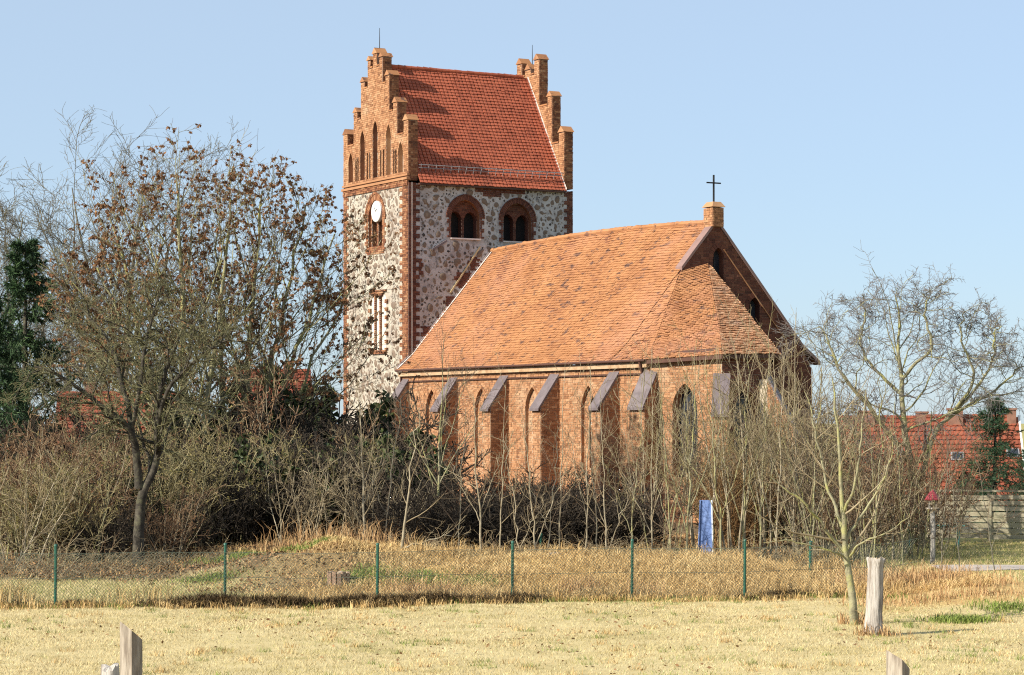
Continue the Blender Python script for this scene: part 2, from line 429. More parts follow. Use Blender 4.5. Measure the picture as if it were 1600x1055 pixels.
# quoins and window surrounds, brick by brick
qb = MB()
def tooth(k, a, b): return a if k % 4 < 2 else b
def ivW(z, k):
    iv = [(0, tooth(k, .62, .9)), (TW - tooth(k, .38, .62), TW)]
    for h in [clock_h]:
        if h.z0 - .35 < z < h.zs + .1:
            w = h.half(z) if z >= h.z0 else 0
            e = tooth(k, .26, .44)
            if z < h.z0: iv.append((h.c - h.w / 2 - e * .8, h.c + h.w / 2 + e * .8))
            else: iv += [(h.c - w - e, h.c - w), (h.c + w, h.c + w + e)]
    return iv
def ivSlit(z, k):
    iv = []
    if 7.3 < z < 10.25:
        e = tooth(k, .05, .24)
        if z < 7.55: iv.append((2.62 - .1 - e, 3.78 + .1 + e)) if z > 7.42 else None
        else:
            for a, b in ((2.39 - e, 2.39), (2.85, 2.97), (3.43, 3.55), (4.01, 4.01 + e)): iv.append((a, b))
    elif 10.25 <= z < 10.55: iv.append((2.3 + tooth(k, 0, .25), 4.1 - tooth(k + 1, 0, .2)))
    return sum([cut(a, b, slit_h, z) for a, b in iv], [])
bricks(qb, fW, -.5, 15.6, ivW, mi=0, seed=1, proud=.03)
bricks(qb, fW, 7.3, 10.75, ivSlit, mi=0, seed=4, proud=.11)
bricks(qb, fW, 15.55, 15.85, lambda z, k: [(0, TW)], mi=0, seed=2, proud=.07 )
voussoirs(qb, fW, clock_h, .28, .035); voussoirs(qb, fW, clock_h, .12, .06, grow=.29)
def ivE(z, k):
    iv = [(0, tooth(k, .42, .62)), (TU - tooth(k, .34, .52), TU)]
    for h in bel_h:
        if h.z0 < z < h.zs + .05:
            e = tooth(k, .12, .25); iv += [(h.c - h.w / 2 - e, h.c - h.w / 2), (h.c + h.w / 2, h.c + h.w / 2 + e)]
    # brick patches in the rubble
    for s, zz, ww, hh in ((3.05, 11.0, .8, .7), (2.3, 9.9, .5, .5), (1.25, 8.4, .9, .5), (3.6, 11.9, .45, .5), (.9, 7.6, .6, .6), (.7, 11.6, .25, .8)):
        if abs(z - zz) < hh / 2: e = tooth(k, 0, .14); iv.append((s - ww / 2 - e, s + ww / 2 - e * .5))
    if 15.2 < z < 15.66: iv.append((3.7, 6.6)) if z > 15.35 else iv.append((4.1, 5.2))
    return iv
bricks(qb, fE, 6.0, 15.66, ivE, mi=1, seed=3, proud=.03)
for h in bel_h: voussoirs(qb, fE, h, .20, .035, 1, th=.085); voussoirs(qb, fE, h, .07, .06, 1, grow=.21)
qb.build('brickwork', ['brick_red', 'brick_shaded'], tower, kind='stuff')
# recessed fillings of the openings: bricked panel with lancets
def filling(name, fr, h, lanc, mats, seed, dep=.3, par=None):
    f2 = fr.inset(-dep); mb = MB()
    holed(mb, f2, h.outline(), lanc, .35, 0, 1)
    for l in lanc: panel(mb, f2, l, -.35, 2)
    bricks(mb, f2, h.z0, h.zt, lambda z, k: sum([cut(h.c - w, h.c + w, lanc, z, .0) for w in [h.half(z) or 0]], []), mi=1, seed=seed)
    for l in lanc: voussoirs(mb, f2, l, .13, .03, 1)
    return mb.build(name, mats, par or tower)
lan = lambda c, w, z0, zs, zt, off: [Hole(c - off, w, z0 + .02, zs, zt), Hole(c + off, w, z0 + .02, zs, zt)]
filling('bell_window', fE, bel_h[0], lan(3.16, .72, 13.05, 14.0, 14.42, .43), ['mortar_dark', 'brick_shaded', 'dark_void'], 11)
filling('bell_window', fE, bel_h[1], lan(6.12, .72, 13.0, 13.97, 14.4, .43), ['mortar_dark', 'brick_shaded', 'dark_void'], 12)
filling('clock_window', fW, clock_h, lan(3.60, .56, 12.75, 14.0, 14.3, .38), ['white_plaster', 'brick_red', 'dark_void'], 13, .14)
sm = MB()
for h in slit_h: panel(sm, fW, h, .004, 0)
sm.build('niche_panel', 'white_plaster', tower)
for h in bel_h:
    sl = MB(); add_box(sl, fE.p(np.array(h.c), np.array(h.z0 + .0), np.array(.03)), (.84, .07, .035)); sl.build('window_sill', 'flashing', tower)
ck = MB(); cyc = (3.30, 14.52); a = np.linspace(0, 2 * PI, 33)[:-1]
ring = lambda r, d: fW.p(cyc[0] + r * np.cos(a), cyc[1] + r * np.sin(a), np.full(32, d))
i = np.arange(32); j = (i + 1) % 32
ck.add(np.concatenate([ring(.53, -.05), ring(.53, .12), ring(.50, .14)]), np.concatenate([np.stack([i, j, j + 32, i + 32], -1), np.stack([i + 32, j + 32, j + 64, i + 64], -1)]))
ck.add(ring(.50, .14), np.arange(32)[None])
ck.build('clock_face', 'clock_white', tower)
M('clock_grey', [(.12, .12, .12), (.18, .18, .18)])
for (da, dz, ra, L, wd) in ((0, 0, 1.0, .24, .04), (0, 0, 2.45, .18, .03)):
    hb = MB(); ca_, sa_ = math.cos(ra), math.sin(ra)
    c0 = fW.p(np.array(cyc[0] + ca_ * L / 2), np.array(cyc[1] + sa_ * L / 2), np.array(.155))
    add_box(hb, c0, (L / 2, wd / 2, .006), 0, np.array([ca_ * fW.sd + sa_ * np.array([0, 0, 1]), -sa_ * fW.sd + ca_ * np.array([0, 0, 1]), fW.n]))
    hb.build('clock_hand', 'clock_grey', tower)
# field stones: half-dome lumps
def stone_mesh(seed):
    rg = np.random.default_rng(seed)
    n = 9; a = np.arange(n) * 2 * PI / n
    rr = 1 + .22 * rg.normal(size=n) * .8; rr = rr.clip(.6, 1.35)
    r0 = np.stack([np.cos(a) * rr, np.sin(a) * rr, np.full(n, -.3)], -1)
    r1 = np.stack([np.cos(a + .2) * rr * .86, np.sin(a + .2) * rr * .86, np.full(n, .32) + .08 * rg.normal(size=n)], -1)
    r2 = np.stack([np.cos(a) * rr * .45, np.sin(a) * rr * .45, np.full(n, .5) + .08 * rg.normal(size=n)], -1)
    V = np.concatenate([r0, r1, r2, [[0, 0, .52]]]); i = np.arange(n); j = (i + 1) % n
    F4 = np.concatenate([np.stack([i, j, j + n, i + n], -1), np.stack([i + n, j + n, j + 2 * n, i + 2 * n], -1)])
    F3 = np.stack([i + 2 * n, j + 2 * n, np.full(n, 3 * n)], -1)
    return V, F4, F3
SV = [stone_mesh(s) for s in range(8)]
smesh = []
for V, F4, F3 in SV:
    m_ = MB(); m_.add(V, F4, 0, True); m_.add(V, F3 , 0, True); m_.f[-1] = (F3, 0, True); m_.v.pop(); m_.n -= len(V)
    smesh.append(m_.mesh('stone', 'field_stone'))
def occupied(z, k, fn, s, r):
    return any(a - r * .8 < s < b + r * .8 for a, b in fn(z, k))
stones = []
for fr, L, z0, z1, fn, holes, rs in ((fW, TW, 5.0, 15.5, ivW, [clock_h] + slit_h, 21), (fE, TU, 7.2, 15.6, ivE, bel_h, 22)):
    rg = np.random.default_rng(rs); placed = []
    for t in range(16000):
        big = t < 1500
        r = (rg.uniform(.13, .24) if big else rg.uniform(.04, .125)) * (1.0 if fr is fW else 1.05)
        s, z = rg.uniform(.3, L - .3), rg.uniform(z0, z1)
        if fr is fE and z < 6.9 + 1.16 * s + .25 and s < 4.7: continue
        if fr is fE and z < 12.3 and s > 4.7: continue
        if fr is fE and rg.random() < (.75 if z < 12.6 else .3): continue     # more plaster left on the lower part
        k = int((z - (-.5 if fr is fW else 6.0)) / .1)
        if occupied(z, k, fn, s, r) or occupied(z, k + 2, fn, s, r): continue
        if fr is fW and 7.1 < z < 10.9 and 1.85 - r < s < 4.55 + r: continue
        if any((h.half(z, .34) or (h.half(h.z0 + .01, .3) if h.z0 - .3 < z < h.z0 else 0) or 0) + r > abs(s - h.c) and h.z0 - .3 < z < h.zt + .5 for h in holes): continue
        if any((s - a) ** 2 + (z - b_) ** 2 < ((.90 if fr is fW else .98) * (r + c)) ** 2 for a, b_, c in placed): continue
        placed.append((s, z, r)); stones.append((r, fr, s, z, rg.integers(8), rg.uniform(0, 6.28), rg.uniform(.5, 1.0)))
stones.sort(key=lambda q: -q[0])
rest = MB()
for n_, (r, fr, s, z, vi, an, asp) in enumerate(stones):
    zax = fr.n; xax = fr.sd * math.cos(an) + np.array([0, 0, 1]) * math.sin(an); yax = np.cross(zax, xax)
    c = fr.p(np.array(s), np.array(z), np.array(-.005))
    rx, ry, rz_ = r * 1.06, r * asp, min(.16, r * .42)
    if n_ < 298:
        o = bpy.data.objects.new('stone', smesh[vi]); COL.objects.link(o); o.parent = tower
        o.matrix_local = Matrix(((xax[0] * rx, yax[0] * ry, zax[0] * rz_, c[0]), (xax[1] * rx, yax[1] * ry, zax[1] * rz_, c[1]), (xax[2] * rx, yax[2] * ry, zax[2] * rz_, c[2]), (0, 0, 0, 1)))
    else:
        V, F4, F3 = SV[vi]; W = (V * [rx, ry, rz_]) @ np.array([xax, yax, zax]) + c
        rest.add(W, F4, 0, True); rest.f.append((F3 + rest.n - len(W), 0, True))
rest.build('small_stones', 'field_stone', tower, kind='stuff')
# things fixed on the shaded face
ls = MB(); d = np.array([3.96 - 2.32, 12.69 - 10.39]); d /= np.linalg.norm(d)
def strip(mb, fr, a, b, wd, d0, d1, mi=0):
    a = np.array(a, float); b = np.array(b, float); t = (b - a) / np.linalg.norm(b - a); nn = np.array([-t[1], t[0]]) * wd / 2
    q = [a - nn, b - nn, b + nn, a + nn]
    add_hex(mb, [fr.p(np.array(p[0]), np.array(p[1]), np.array(dd)) for dd in (d0, d1) for p in q], mi)
strip(ls, fE, (2.30, 10.36), (3.98, 12.7), .075, -.02, .05)
ls.build('roof_scar_strip', 'wood_strip', tower)
ls = MB()
def ivScar(z, k):
    s = .55 + (z - 7.75) * (3.5 / 4.55); e = .12 * vnoise(z * 3.1, k * .7, 1, 5)
    return [(s - .1 + float(e), min(s + .52, 4.1))] if s < 3.9 else []
bricks(ls, fE, 7.3, 12.5, ivScar, mi=0, seed=6, proud=.02, keep=.62); ls.build('scar_bricks', 'brick_shaded', tower, kind='stuff')
ls = MB(); strip(ls, fE, (1.28, 12.45), (2.08, 12.92), .10, -.02, .12); ls.build('drip_ledge', 'slate_cap', tower)
ls = MB(); add_tubes(ls, np.array([[P3(.18, .05, 15.7), P3(.18, .05, 9), P3(.18, .05, 5)]]), np.full((1, 3), .012), 4); ls.build('lightning_cable', 'flashing', tower)

# stepped gables
def gable(u0, name, front):
    """brick gable with pillars on its steps, standing on the end wall between u0 and u0 + .5"""
    root = None
    C = TW / 2
    steps = [(0, .5, 18.7), (.5, 1.2, 18.2), (1.2, 1.65, 20.65), (1.65, 2.5, 20.25), (2.5, 3.0, 22.7), (3.0, 3.35, 22.0)] if not front else [(0, .48, 18.75), (.48, 1.2, 18.12), (1.2, 1.62, 19.75), (1.62, 2.05, 19.38), (2.05, 2.45, 21.2), (2.45, 2.8, 20.85), (2.8, 3.12, 22.2), (3.12, 3.42, 21.8)]
    top = []
    for a, b, z in steps: top += [(a, z), (b, z)]
    cz = 22.45 if front else 22.3
    ci = steps[-1][1]
    top += [(ci, cz), (TW - ci, cz)] + [(TW - a, z) for a, z in reversed(top)]
    z0 = 15.8
    outer = [(0, z0)] + top + [(TW, z0)]
    outer = [(0, z0), (TW, z0)] + [(a, z) for a, z in reversed(top)]
    ff = Fr((u0, 0, 0), (0, 1, 0), (-1, 0, 0)); fb = Fr((u0 + .5, 0, 0), (0, 1, 0), (1, 0, 0))
    holes = []
    if front:
        for s, zt in ((.80, 17.75), (2.12, 18.75), (3.60, 19.1), (5.05, 18.75), (6.42, 17.75)):
            holes.append(Hole(s, .54, 16.22, zt - .62, zt))
        for s, zt in ((1.32, 17.45), (1.54, 17.45), (2.68, 17.6), (2.98, 17.6), (4.22, 17.6), (4.50, 17.6), (5.58, 17.45), (5.80, 17.45)):
            holes.append(Hole(s, .15, 16.22, zt - .12, zt))
    mb = MB(); holed(mb, ff, outer, holes, .25, 0, 1); holed(mb, fb, outer, [], 0, 0)
    for h in holes: panel(mb, ff, h, -.25, 2 if h.w > .3 else 1)
    # the edge between both faces
    o = np.array(outer); n = len(o); i = np.arange(n); j = (i + 1) % n
    mb.add(np.concatenate([ff.p(o[:, 0], o[:, 1], np.zeros(n)), fb.p(o[:, 0], o[:, 1], np.zeros(n))]), np.stack([i, j, j + n, i + n], -1), 0)
    g = mb.build(name, ['mortar_dark', 'brick_red', 'white_plaster'], church)
    def lim(z):
        iv = []; cur = None
        allsteps = [(a, b, zz) for a, b, zz in steps] + [(ci, TW - ci, cz)] + [(TW - b, TW - a, zz) for a, b, zz in reversed(steps)]
        for a, b, zz in allsteps:
            if z < zz:
                if cur is None: cur = [a, b]
                else: cur[1] = b
            elif cur: iv.append(tuple(cur)); cur = None
        if cur: iv.append(tuple(cur))
        return iv
    bb = MB()
    bricks(bb, ff, z0 + .25, 22.72, lambda z, k: sum([cut(a, b, holes, z) for a, b in lim(z)], []), mi=0, seed=31, bl=.27)
    bricks(bb, fb, z0 + .0, 22.72, lambda z, k: lim(z), mi=1, seed=32, bl=.27)
    for h in holes:
        if h.w > .3: voussoirs(bb, ff, h, .11, .03, 0, th=.08)
    # brick ends on the narrow pillar sides that face east (towards the camera) and west
    for a, b, zz in steps[0::2]:
        zl = z0 if a == 0 else steps[steps.index((a, b, zz)) - 1][2]
        for s_, nn in ((a, -1), (TW - b, -1)):
            if s_ == TW - b: zl2 = steps[min(steps.index((a, b, zz)) + 1, len(steps) - 1)][2]
            else: zl2 = zl
            fs = Fr((u0, s_, 0), (1, 0, 0), (0, nn, 0))
            bricks(bb, fs, zl2, zz, lambda z, k: [(.0, .5)], mi=1, seed=int(33 + a * 10), bl=.25)
    # copings: tiled saddle caps on the pillars, thin tile courses on the steps
    for sgn in (0, 1):
        for q, (a, b, zz) in enumerate(steps):
            if sgn: a, b = TW - b, TW - a
            if q % 2 == 0:
                c = (a + b) / 2; hw = (b - a) / 2 + .07; hh = hw * .95
                for d0, d1 in ((-.06, .56),):
                    pts = [(c - hw, zz), (c + hw, zz), (c, zz + hh)]
                    V = [[u0 + d, s_, z_] for d in (d0, d1) for s_, z_ in pts]
                    bb.add(V, np.array([[0, 2, 5, 3], [1, 4, 5, 2], [0, 3, 4, 1]]), 2); bb.f.append((np.array([[0, 1, 2], [3, 5, 4]]) + bb.n - 6, 0, False))
            else:
                add_box(bb, (u0 + .25, (a + b) / 2, zz + .02), (.30, (b - a) / 2 - .004, .035), 2)
    c = TW / 2; hw = .3
    V = [[u0 + d, s_, z_] for d in (-.06, .56) for s_, z_ in ((c - hw, cz), (c + hw, cz), (c, cz + hw))]
    bb.add(V, np.array([[0, 2, 5, 3], [1, 4, 5, 2], [0, 3, 4, 1]]), 2); bb.f.append((np.array([[0, 1, 2], [3, 5, 4]]) + bb.n - 6, 0, False))
    bb.build('brickwork', ['brick_orange', 'brick_red', 'tile_orange'], g, kind='stuff')
    rd = MB(); add_tubes(rd, np.array([[[u0 + .25, c, cz + .2], [u0 + .25, c, cz + .75], [u0 + .25, c, cz + 1.3]]]), np.array([[.022, .018, .012]]), 5)
    rd.build('lightning_rod', 'iron_black', g)
    return g
g1 = gable(0.0, 'stepped_gable', True); g2 = gable(TU - .5, 'stepped_gable', False)
cb = MB()
add_box(cb, (-.05 + .02, TW / 2, 15.90), (.09, TW / 2 + .05, .06)); add_box(cb, (-.03 + .02, TW / 2, 16.08), (.07, TW / 2 + .03, .05))
cb.build('cornice', 'brick_orange', g1)

# tiled roofs: every tile a small bevelled slab
def tiles(mb, pts_l, pts_r, tw_=.19, ex=.17, mi=0, seed=0, th=.022, jit=.011, lift=.018, keep=None, bond=.5, gp=.035):
    """courses of tiles on a surface ruled between two polylines (eave to ridge)"""
    rg = np.random.default_rng(seed + 500)
    L = np.asarray(pts_l, float); R = np.asarray(pts_r, float)
    seg = np.linalg.norm(np.diff(L, axis=0), axis=1); segr = np.linalg.norm(np.diff(R, axis=0), axis=1)
    cl = np.concatenate([[0], np.cumsum(seg)]) / seg.sum(); cr = np.concatenate([[0], np.cumsum(segr)]) / segr.sum()
    tot = max(seg.sum(), segr.sum()); n = max(1, int(round(tot / ex)))
    def at(poly, c, t): return np.stack([np.interp(t, c, poly[:, k]) for k in range(3)], -1)
    allV = []
    for r in range(n):
        t0 = r / n; t1 = min(1.0, (r + 1.35) / n)
        a0, b0, a1, b1 = at(L, cl, t0), at(R, cr, t0), at(L, cl, t1), at(R, cr, t1)
        wd = np.linalg.norm(b0 - a0)
        m = int(wd / tw_)
        if m < 1: continue
        off = bond * (r % 2)
        e = (np.arange(m + 2) - off) / m; e = np.clip(e, 0, 1); x0 = e[:-1]; x1 = e[1:]
        ok = x1 - x0 > .15 / m; x0, x1 = x0[ok], x1[ok]; q = len(x0)
        g_ = gp / m; x0 = x0 + g_; x1 = x1 - g_
        p = lambda s, a, b: a + s[:, None] * (b - a)
        A, B, C_, D = p(x0, a0, b0), p(x1, a0, b0), p(x1, a1, b1), p(x0, a1, b1)
        nrm = np.cross(B - A, D - A); nrm /= np.linalg.norm(nrm, axis=1, keepdims=True) + 1e-9
        up = np.where(nrm[:, 2:3] < 0, -nrm, nrm)
        j1 = (lift + th + rg.normal(0, jit, q).clip(-.015, .025))[:, None]; j2 = (j1[:, 0] * .9 + rg.normal(0, jit * .4, q))[:, None]
        sl = (D - A) / (np.linalg.norm(D - A, axis=1, keepdims=True) + 1e-9) * (rg.normal(0, .008, q))[:, None]
        mid = (A + B) / 2 - (D - A) * .09
        Vt = np.stack([A + up * j1 + sl, mid + up * (j1 + .004) + sl, B + up * j2 + sl, C_ + up * .004, D + up * .004,
                       A + up * (j1 - th) + sl, mid + up * (j1 - th) + sl, B + up * (j2 - th) + sl], 1)
        if keep is not None: Vt = Vt[keep((A + B) / 2)]
        Vt = Vt + up[:, None, :] * (.022 * vnoise(Vt[:, 0, 0] * 1.0 + Vt[:, 0, 2], Vt[:, 0, 1] - Vt[:, 0, 2] * .7, .55, 61) + .012 * vnoise(Vt[:, 0, 0] + Vt[:, 0, 2], Vt[:, 0, 1] - Vt[:, 0, 2], 1.7, 62))[:, None, None] if keep is None else Vt
        slip = rg.random(len(Vt)) < .006; Vt[slip] -= (D - A)[slip][:, None, :] * .3 if len(Vt) == len(D) else 0
        allV.append(Vt)
    V = np.concatenate(allV); n = len(V); base = (np.arange(n) * 8)[:, None]
    F5 = base + np.array([[0, 1, 2, 3, 4]])
    Fq = (base[:, :, None] + np.array([[5, 6, 1, 0], [6, 7, 2, 1], [7, 3, 3, 2], [5, 0, 4, 4]])[None])[:, :2].reshape(-1, 4)
    mb.add(V.reshape(-1, 3), F5, mi); mb.f.append((Fq + mb.n - n * 8, mi, False))
    Ft = np.concatenate([base + np.array([[7, 3, 2]]), base + np.array([[5, 0, 4]])]); mb.f.append((Ft + mb.n - n * 8, mi, False))
def slab(mb, L, R, mi=0, dz=0.0):
    """plain surface under the tiles"""
    L = np.asarray(L, float) + [0, 0, dz]; R = np.asarray(R, float) + [0, 0, dz]; n = len(L)
    i = np.arange(n - 1); mb.add(np.concatenate([L, R]), np.stack([i, i + n, i + n + 1, i + 1], -1), mi)
def ridge_caps(mb, pts, r=.12, ln=.36, mi=0, seed=0):
    rg = np.random.default_rng(seed); pts = np.asarray(pts, float)
    seg = np.linalg.norm(np.diff(pts, axis=0), axis=1); c = np.concatenate([[0], np.cumsum(seg)]); n = int(c[-1] / ln)
    for k in range(n):
        a = np.array([np.interp(k * ln, c, pts[:, q]) for q in range(3)]); b = np.array([np.interp((k + 1.12) * ln, c, pts[:, q]) for q in range(3)])
        a = a + [0, 0, rg.normal(0, .012)]; add_tubes(mb, np.array([[a, b]]), np.array([[r * 1.08, r * .92]]), 8, mi, smooth=False)

EZ, RZ = 15.68, 21.85
yc = TW / 2
trl = lambda u: [(u, -.28, EZ), (u, .36, 16.62), (u, yc, RZ)]
trb = lambda u: [(u, TW + .28, EZ), (u, TW - .36, 16.62), (u, yc, RZ)]
rb = MB(); slab(rb, trl(.5), trl(TU - .5)); slab(rb, trb(.5), trb(TU - .5))
add_hex(rb, [(.5, -.27, EZ - .09), (TU - .5, -.27, EZ - .09), (TU - .5, .2, EZ - .09), (.5, .2, EZ - .09), (.5, -.27, EZ - .01), (TU - .5, -.27, EZ - .01), (TU - .5, .2, EZ - .01), (.5, .2, EZ - .01)], 1)
troof = rb.build('tower_roof', ['tile_under', 'gutter_dark'], church)
tb = MB(); tiles(tb, trl(.5), trl(TU - .5), .21, .20, 0, 1, bond=0, gp=.09, th=.035, jit=.006); tiles(tb, trb(.5), trb(TU - .5), .37, .33, 0, 2)
ridge_caps(tb, [(.55, yc, RZ + .02), (TU - .55, yc, RZ + .02)], .11, .36, 0)
tb.build('roof_tiles', ['tile_red', 'tile_mossy'], troof, kind='stuff')
fl = MB()
for u in (TU - .5 - .03,): 
    a = np.array(trl(u)); add = np.array([[0, -.02, .06]] * 3)
    L_ = a + add; R_ = a + add + [.0, -.01, .05]
    slab(fl, L_, R_); slab(fl, L_ - [.06, 0, 0], L_)
fl.build('roof_flashing', 'flashing', troof)
sg = MB()                                             # snow guard: two rails on little irons
for dz, dy in ((.20, -.02), (.34, -.04)):
    add_tubes(sg, np.array([[(.55, .36 - .28 + dy - .1, 16.62 - .38 + dz), (4.6, .36 - .28 + dy - .1, 16.62 - .38 + dz), (TU - .55, .36 - .28 + dy - .1, 16.62 - .38 + dz)]]), np.full((1, 3), .02), 4)
for u in np.arange(.7, TU - .5, .42): add_tubes(sg, np.array([[(u, .1, 16.24), (u, -.06, 16.62)]]), np.full((1, 2), .016), 4)
M('galvanised', [(.20, .19, .20), (.32, .31, .32)], scale=4, rough=.5)
sg.build('snow_guard', 'galvanised', troof)

# ---------------------------------------------------------------- nave
NW = -.35; NG = 19.6; NE_ = 22.2                       # wall plane, gable position, end of the straight wall
fS = Fr(P3(NW, 0, 0), (0, -1, 0), (-1, 0, 0))          # s = w
nwin = [Hole(c, 1.2, 1.9, 4.5, 5.55) for c in (3.15, 8.0, 12.65, 17.4)] + [Hole(20.95, .62, 2.2, 4.6, 5.35)]
V0, V1, V2, V3 = (NW, NE_), (.78, 25.6), (2.95, 25.75), (7.6, NG)
nm = MB(); holed(nm, fS, [(-.0, -.5), (NE_, -.5), (NE_, 6.42), (0, 6.42)], nwin, .16, 0, 1)
nave = nm.build('nave_wall', ['mortar', 'brick_orange'], church)
bb = MB()
bricks(bb, fS, -.4, 5.95, lambda z, k: sum([cut(a, b, nwin, z, .15) for a, b in [(0, NE_)]], []), mi=0, seed=41)
for h in nwin: voussoirs(bb, fS, h, .15, .028, 0, th=.11)
bricks(bb, fS, 6.0, 6.2, lambda z, k: [(0, NE_)], mi=0, seed=42, proud=.05)
fsw = Fr(P3(NW, 0, 0), (1, 0, 0), (0, 1, 0))
bb.build('brickwork', ['brick_orange'], nave, kind='stuff')
co = MB(); 
add_box(co, (NW - .03, -NE_ / 2, 5.97), (.07, NE_ / 2, .028), 1)
add_box(co, (NW - .09, -NE_ / 2, 6.33), (.12, NE_ / 2, .105), 0)
M('cornice_brick', [(.30, .18, .10), (.42, .28, .17), (.48, .35, .23)], scale=2.5, bump=.3)
co.build('eaves_cornice', ['cornice_brick', 'gutter_dark'], nave)
for q, h in enumerate(nwin[:4]):
    lc = Hole(h.c + .1, .56, h.z0 + .15, h.zs - .1, h.zt - .42)
    fo = filling('window', fS, h, [lc], ['mortar', 'brick_orange', 'glass_dark'], 300 + q, .16, nave)
w_ = MB(); panel(w_, fS, nwin[4], -.16, 0); w_.build('blind_window', ['brick_orange'], nave)
dp = MB(); 
for ww in (.12,): add_tubes(dp, np.array([[P3(NW - .12, ww, 6.3), P3(NW - .12, ww, 3), P3(NW - .12, ww, .1)]]), np.full((1, 3), .05), 7)
dp.build('downpipe', 'gutter_dark', nave)
dp = MB(); add_tubes(dp, np.array([[P3(NW - .32, NE_ - .35, 6.45), P3(NW - .2, NE_ - .35, 6.0), P3(NW - .14, NE_ - .35, 5.2)]]), np.full((1, 3), .055), 7); dp.build('downpipe', 'gutter_dark', nave)

def nroof(w, back=False):
    zr = 12.48 + .22 * math.sin(PI * min(1, max(0, w / NG))) 
    f = [(-.64, 6.52), (.15, 7.22), (2.4, 9.86 + (zr - 12.48) * .5), (4.65, zr)]
    pts = [P3(u, w, z) for u, z in f]
    if back: pts = [P3(9.3 - u, w, z) for u, z in f]
    return np.array(pts)
nr = MB(); nt_ = MB(); ws = [0, 5, 10, 15, NG - .05]
for a, b in zip(ws[:-1], ws[1:]):
    slab(nr, nroof(a), nroof(b)); slab(nr, nroof(a, True), nroof(b, True))
for e in (0, NG - .3):
    pass
nroof_o = nr.build('nave_roof', 'tile_under', church)
for q, (a, b) in enumerate(zip(ws[:-1], ws[1:])):
    tiles(nt_, nroof(a), nroof(b), .19, .155, 0, 10 + q, jit=.007, th=.03, gp=.02); tiles(nt_, nroof(a, True), nroof(b, True), .5, .4, 0, 20 + q)
ridge_caps(nt_, [nroof(w)[-1] + [0, 0, .03] for w in np.linspace(0, NG - .2, 12)], .12, .36, 0, 3)
nt_.build('roof_tiles', ['tile_orange'], nroof_o, kind='stuff')
gu = MB(); add_tubes(gu, np.array([[P3(-.68, 0, 6.50), P3(-.68, 8, 6.50), P3(-.68, 15, 6.50), P3(-.68, NE_ + .1, 6.50)]]), np.full((1, 4), .055), 7)
gu.build('gutter', 'gutter_dark', nroof_o)
ff = MB(); a = nroof(0.02); L_ = a + [0, 0, .08]; slab(ff, L_, L_ + np.array([[0, -.16, .02]] * 4)); slab(ff, L_ + [0, 0, .12], L_ ); ff.build('roof_flashing', 'flashing', nroof_o)

# east gable
fG = Fr(P3(0, NG, 0), (1, 0, 0), (0, -1, 0))
def glim(z):
    zt = [(6.3, -.35), (7.22, .15), (9.86, 2.4), (12.42, 4.6)]
    if z > 12.4: return None
    a = -.35 if z < 6.3 else float(np.interp(z, [p[0] for p in zt], [p[1] for p in zt]))
    return (a, 9.3 - a)
gwin = [Hole(4.75, .55, 9.95, 11.0, 11.42), Hole(6.62, .55, 7.9, 8.95, 9.35), Hole(2.7, .55, 7.9, 8.95, 9.35)]
out = [(-.35, -.5), (9.65, -.5), (9.65, 6.3), (9.15, 7.22), (6.9, 9.86), (4.65, 12.45), (2.4, 9.86), (.15, 7.22), (-.35, 6.3)]
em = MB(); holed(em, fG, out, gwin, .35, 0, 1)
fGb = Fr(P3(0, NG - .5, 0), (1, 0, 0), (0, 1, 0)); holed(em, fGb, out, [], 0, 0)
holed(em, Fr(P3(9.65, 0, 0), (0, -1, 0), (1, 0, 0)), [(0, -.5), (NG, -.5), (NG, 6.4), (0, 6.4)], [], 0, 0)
eg = em.build('east_gable', ['mortar_dark', 'brick_shaded'], church)
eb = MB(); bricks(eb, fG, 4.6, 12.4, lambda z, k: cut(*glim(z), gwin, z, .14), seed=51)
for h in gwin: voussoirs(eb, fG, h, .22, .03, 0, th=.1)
eb.build('brickwork', 'brick_shaded', eg, kind='stuff')
for h in gwin[:2]:
    w_ = MB(); panel(w_, fG, h, -.35, 0); add_box(w_, fG.p(np.array(h.c), np.array((h.z0 + h.zt) / 2 - .1), np.array(-.34)), (.015, .015, .65), 1); w_.build('window', ['glass_dark', 'iron_black'], eg)
cp = MB()
def coping(mb, pts, wd0, wd1, th, mi=0):
    for (u0, z0), (u1, z1) in zip(pts[:-1], pts[1:]):
        add_hex(mb, [P3(u0, wd0, z0), P3(u1, wd0, z1), P3(u1, wd1, z1), P3(u0, wd1, z0), P3(u0, wd0, z0 + th), P3(u1, wd0, z1 + th), P3(u1, wd1, z1 + th), P3(u0, wd1, z0 + th)], mi)
coping(cp, [(4.62, 12.46), (2.85, 10.40)], NG - .42, NG + .07, .16)
coping(cp, [(4.68, 12.46), (6.9, 9.88), (9.15, 7.24), (10.1, 6.5)], NG - .42, NG + .07, .16)
cp.build('coping', 'verge_metal', eg)
st = MB(); strip(st, fG, (5.0, 11.35), (8.75, 6.95), .035, .0, .06); st.build('brick_moulding', 'brick_orange', eg)
pk = MB(); add_box(pk, P3(4.65, NG - .2, 12.70), (.275, .34, .40)); pil = pk.build('peak_pillar', 'mortar_dark', eg)
pb = MB()
for fr_, L in ((Fr(P3(4.375, NG - .2 - .34, 0), (0, -1, 0), (-1, 0, 0)), .68), (Fr(P3(4.375, NG + .14, 0), (1, 0, 0), (0, -1, 0)), .55)):
    bricks(pb, fr_, 12.3, 13.1, lambda z, k: [(0, L)], seed=61, bl=.24)
hw = .38
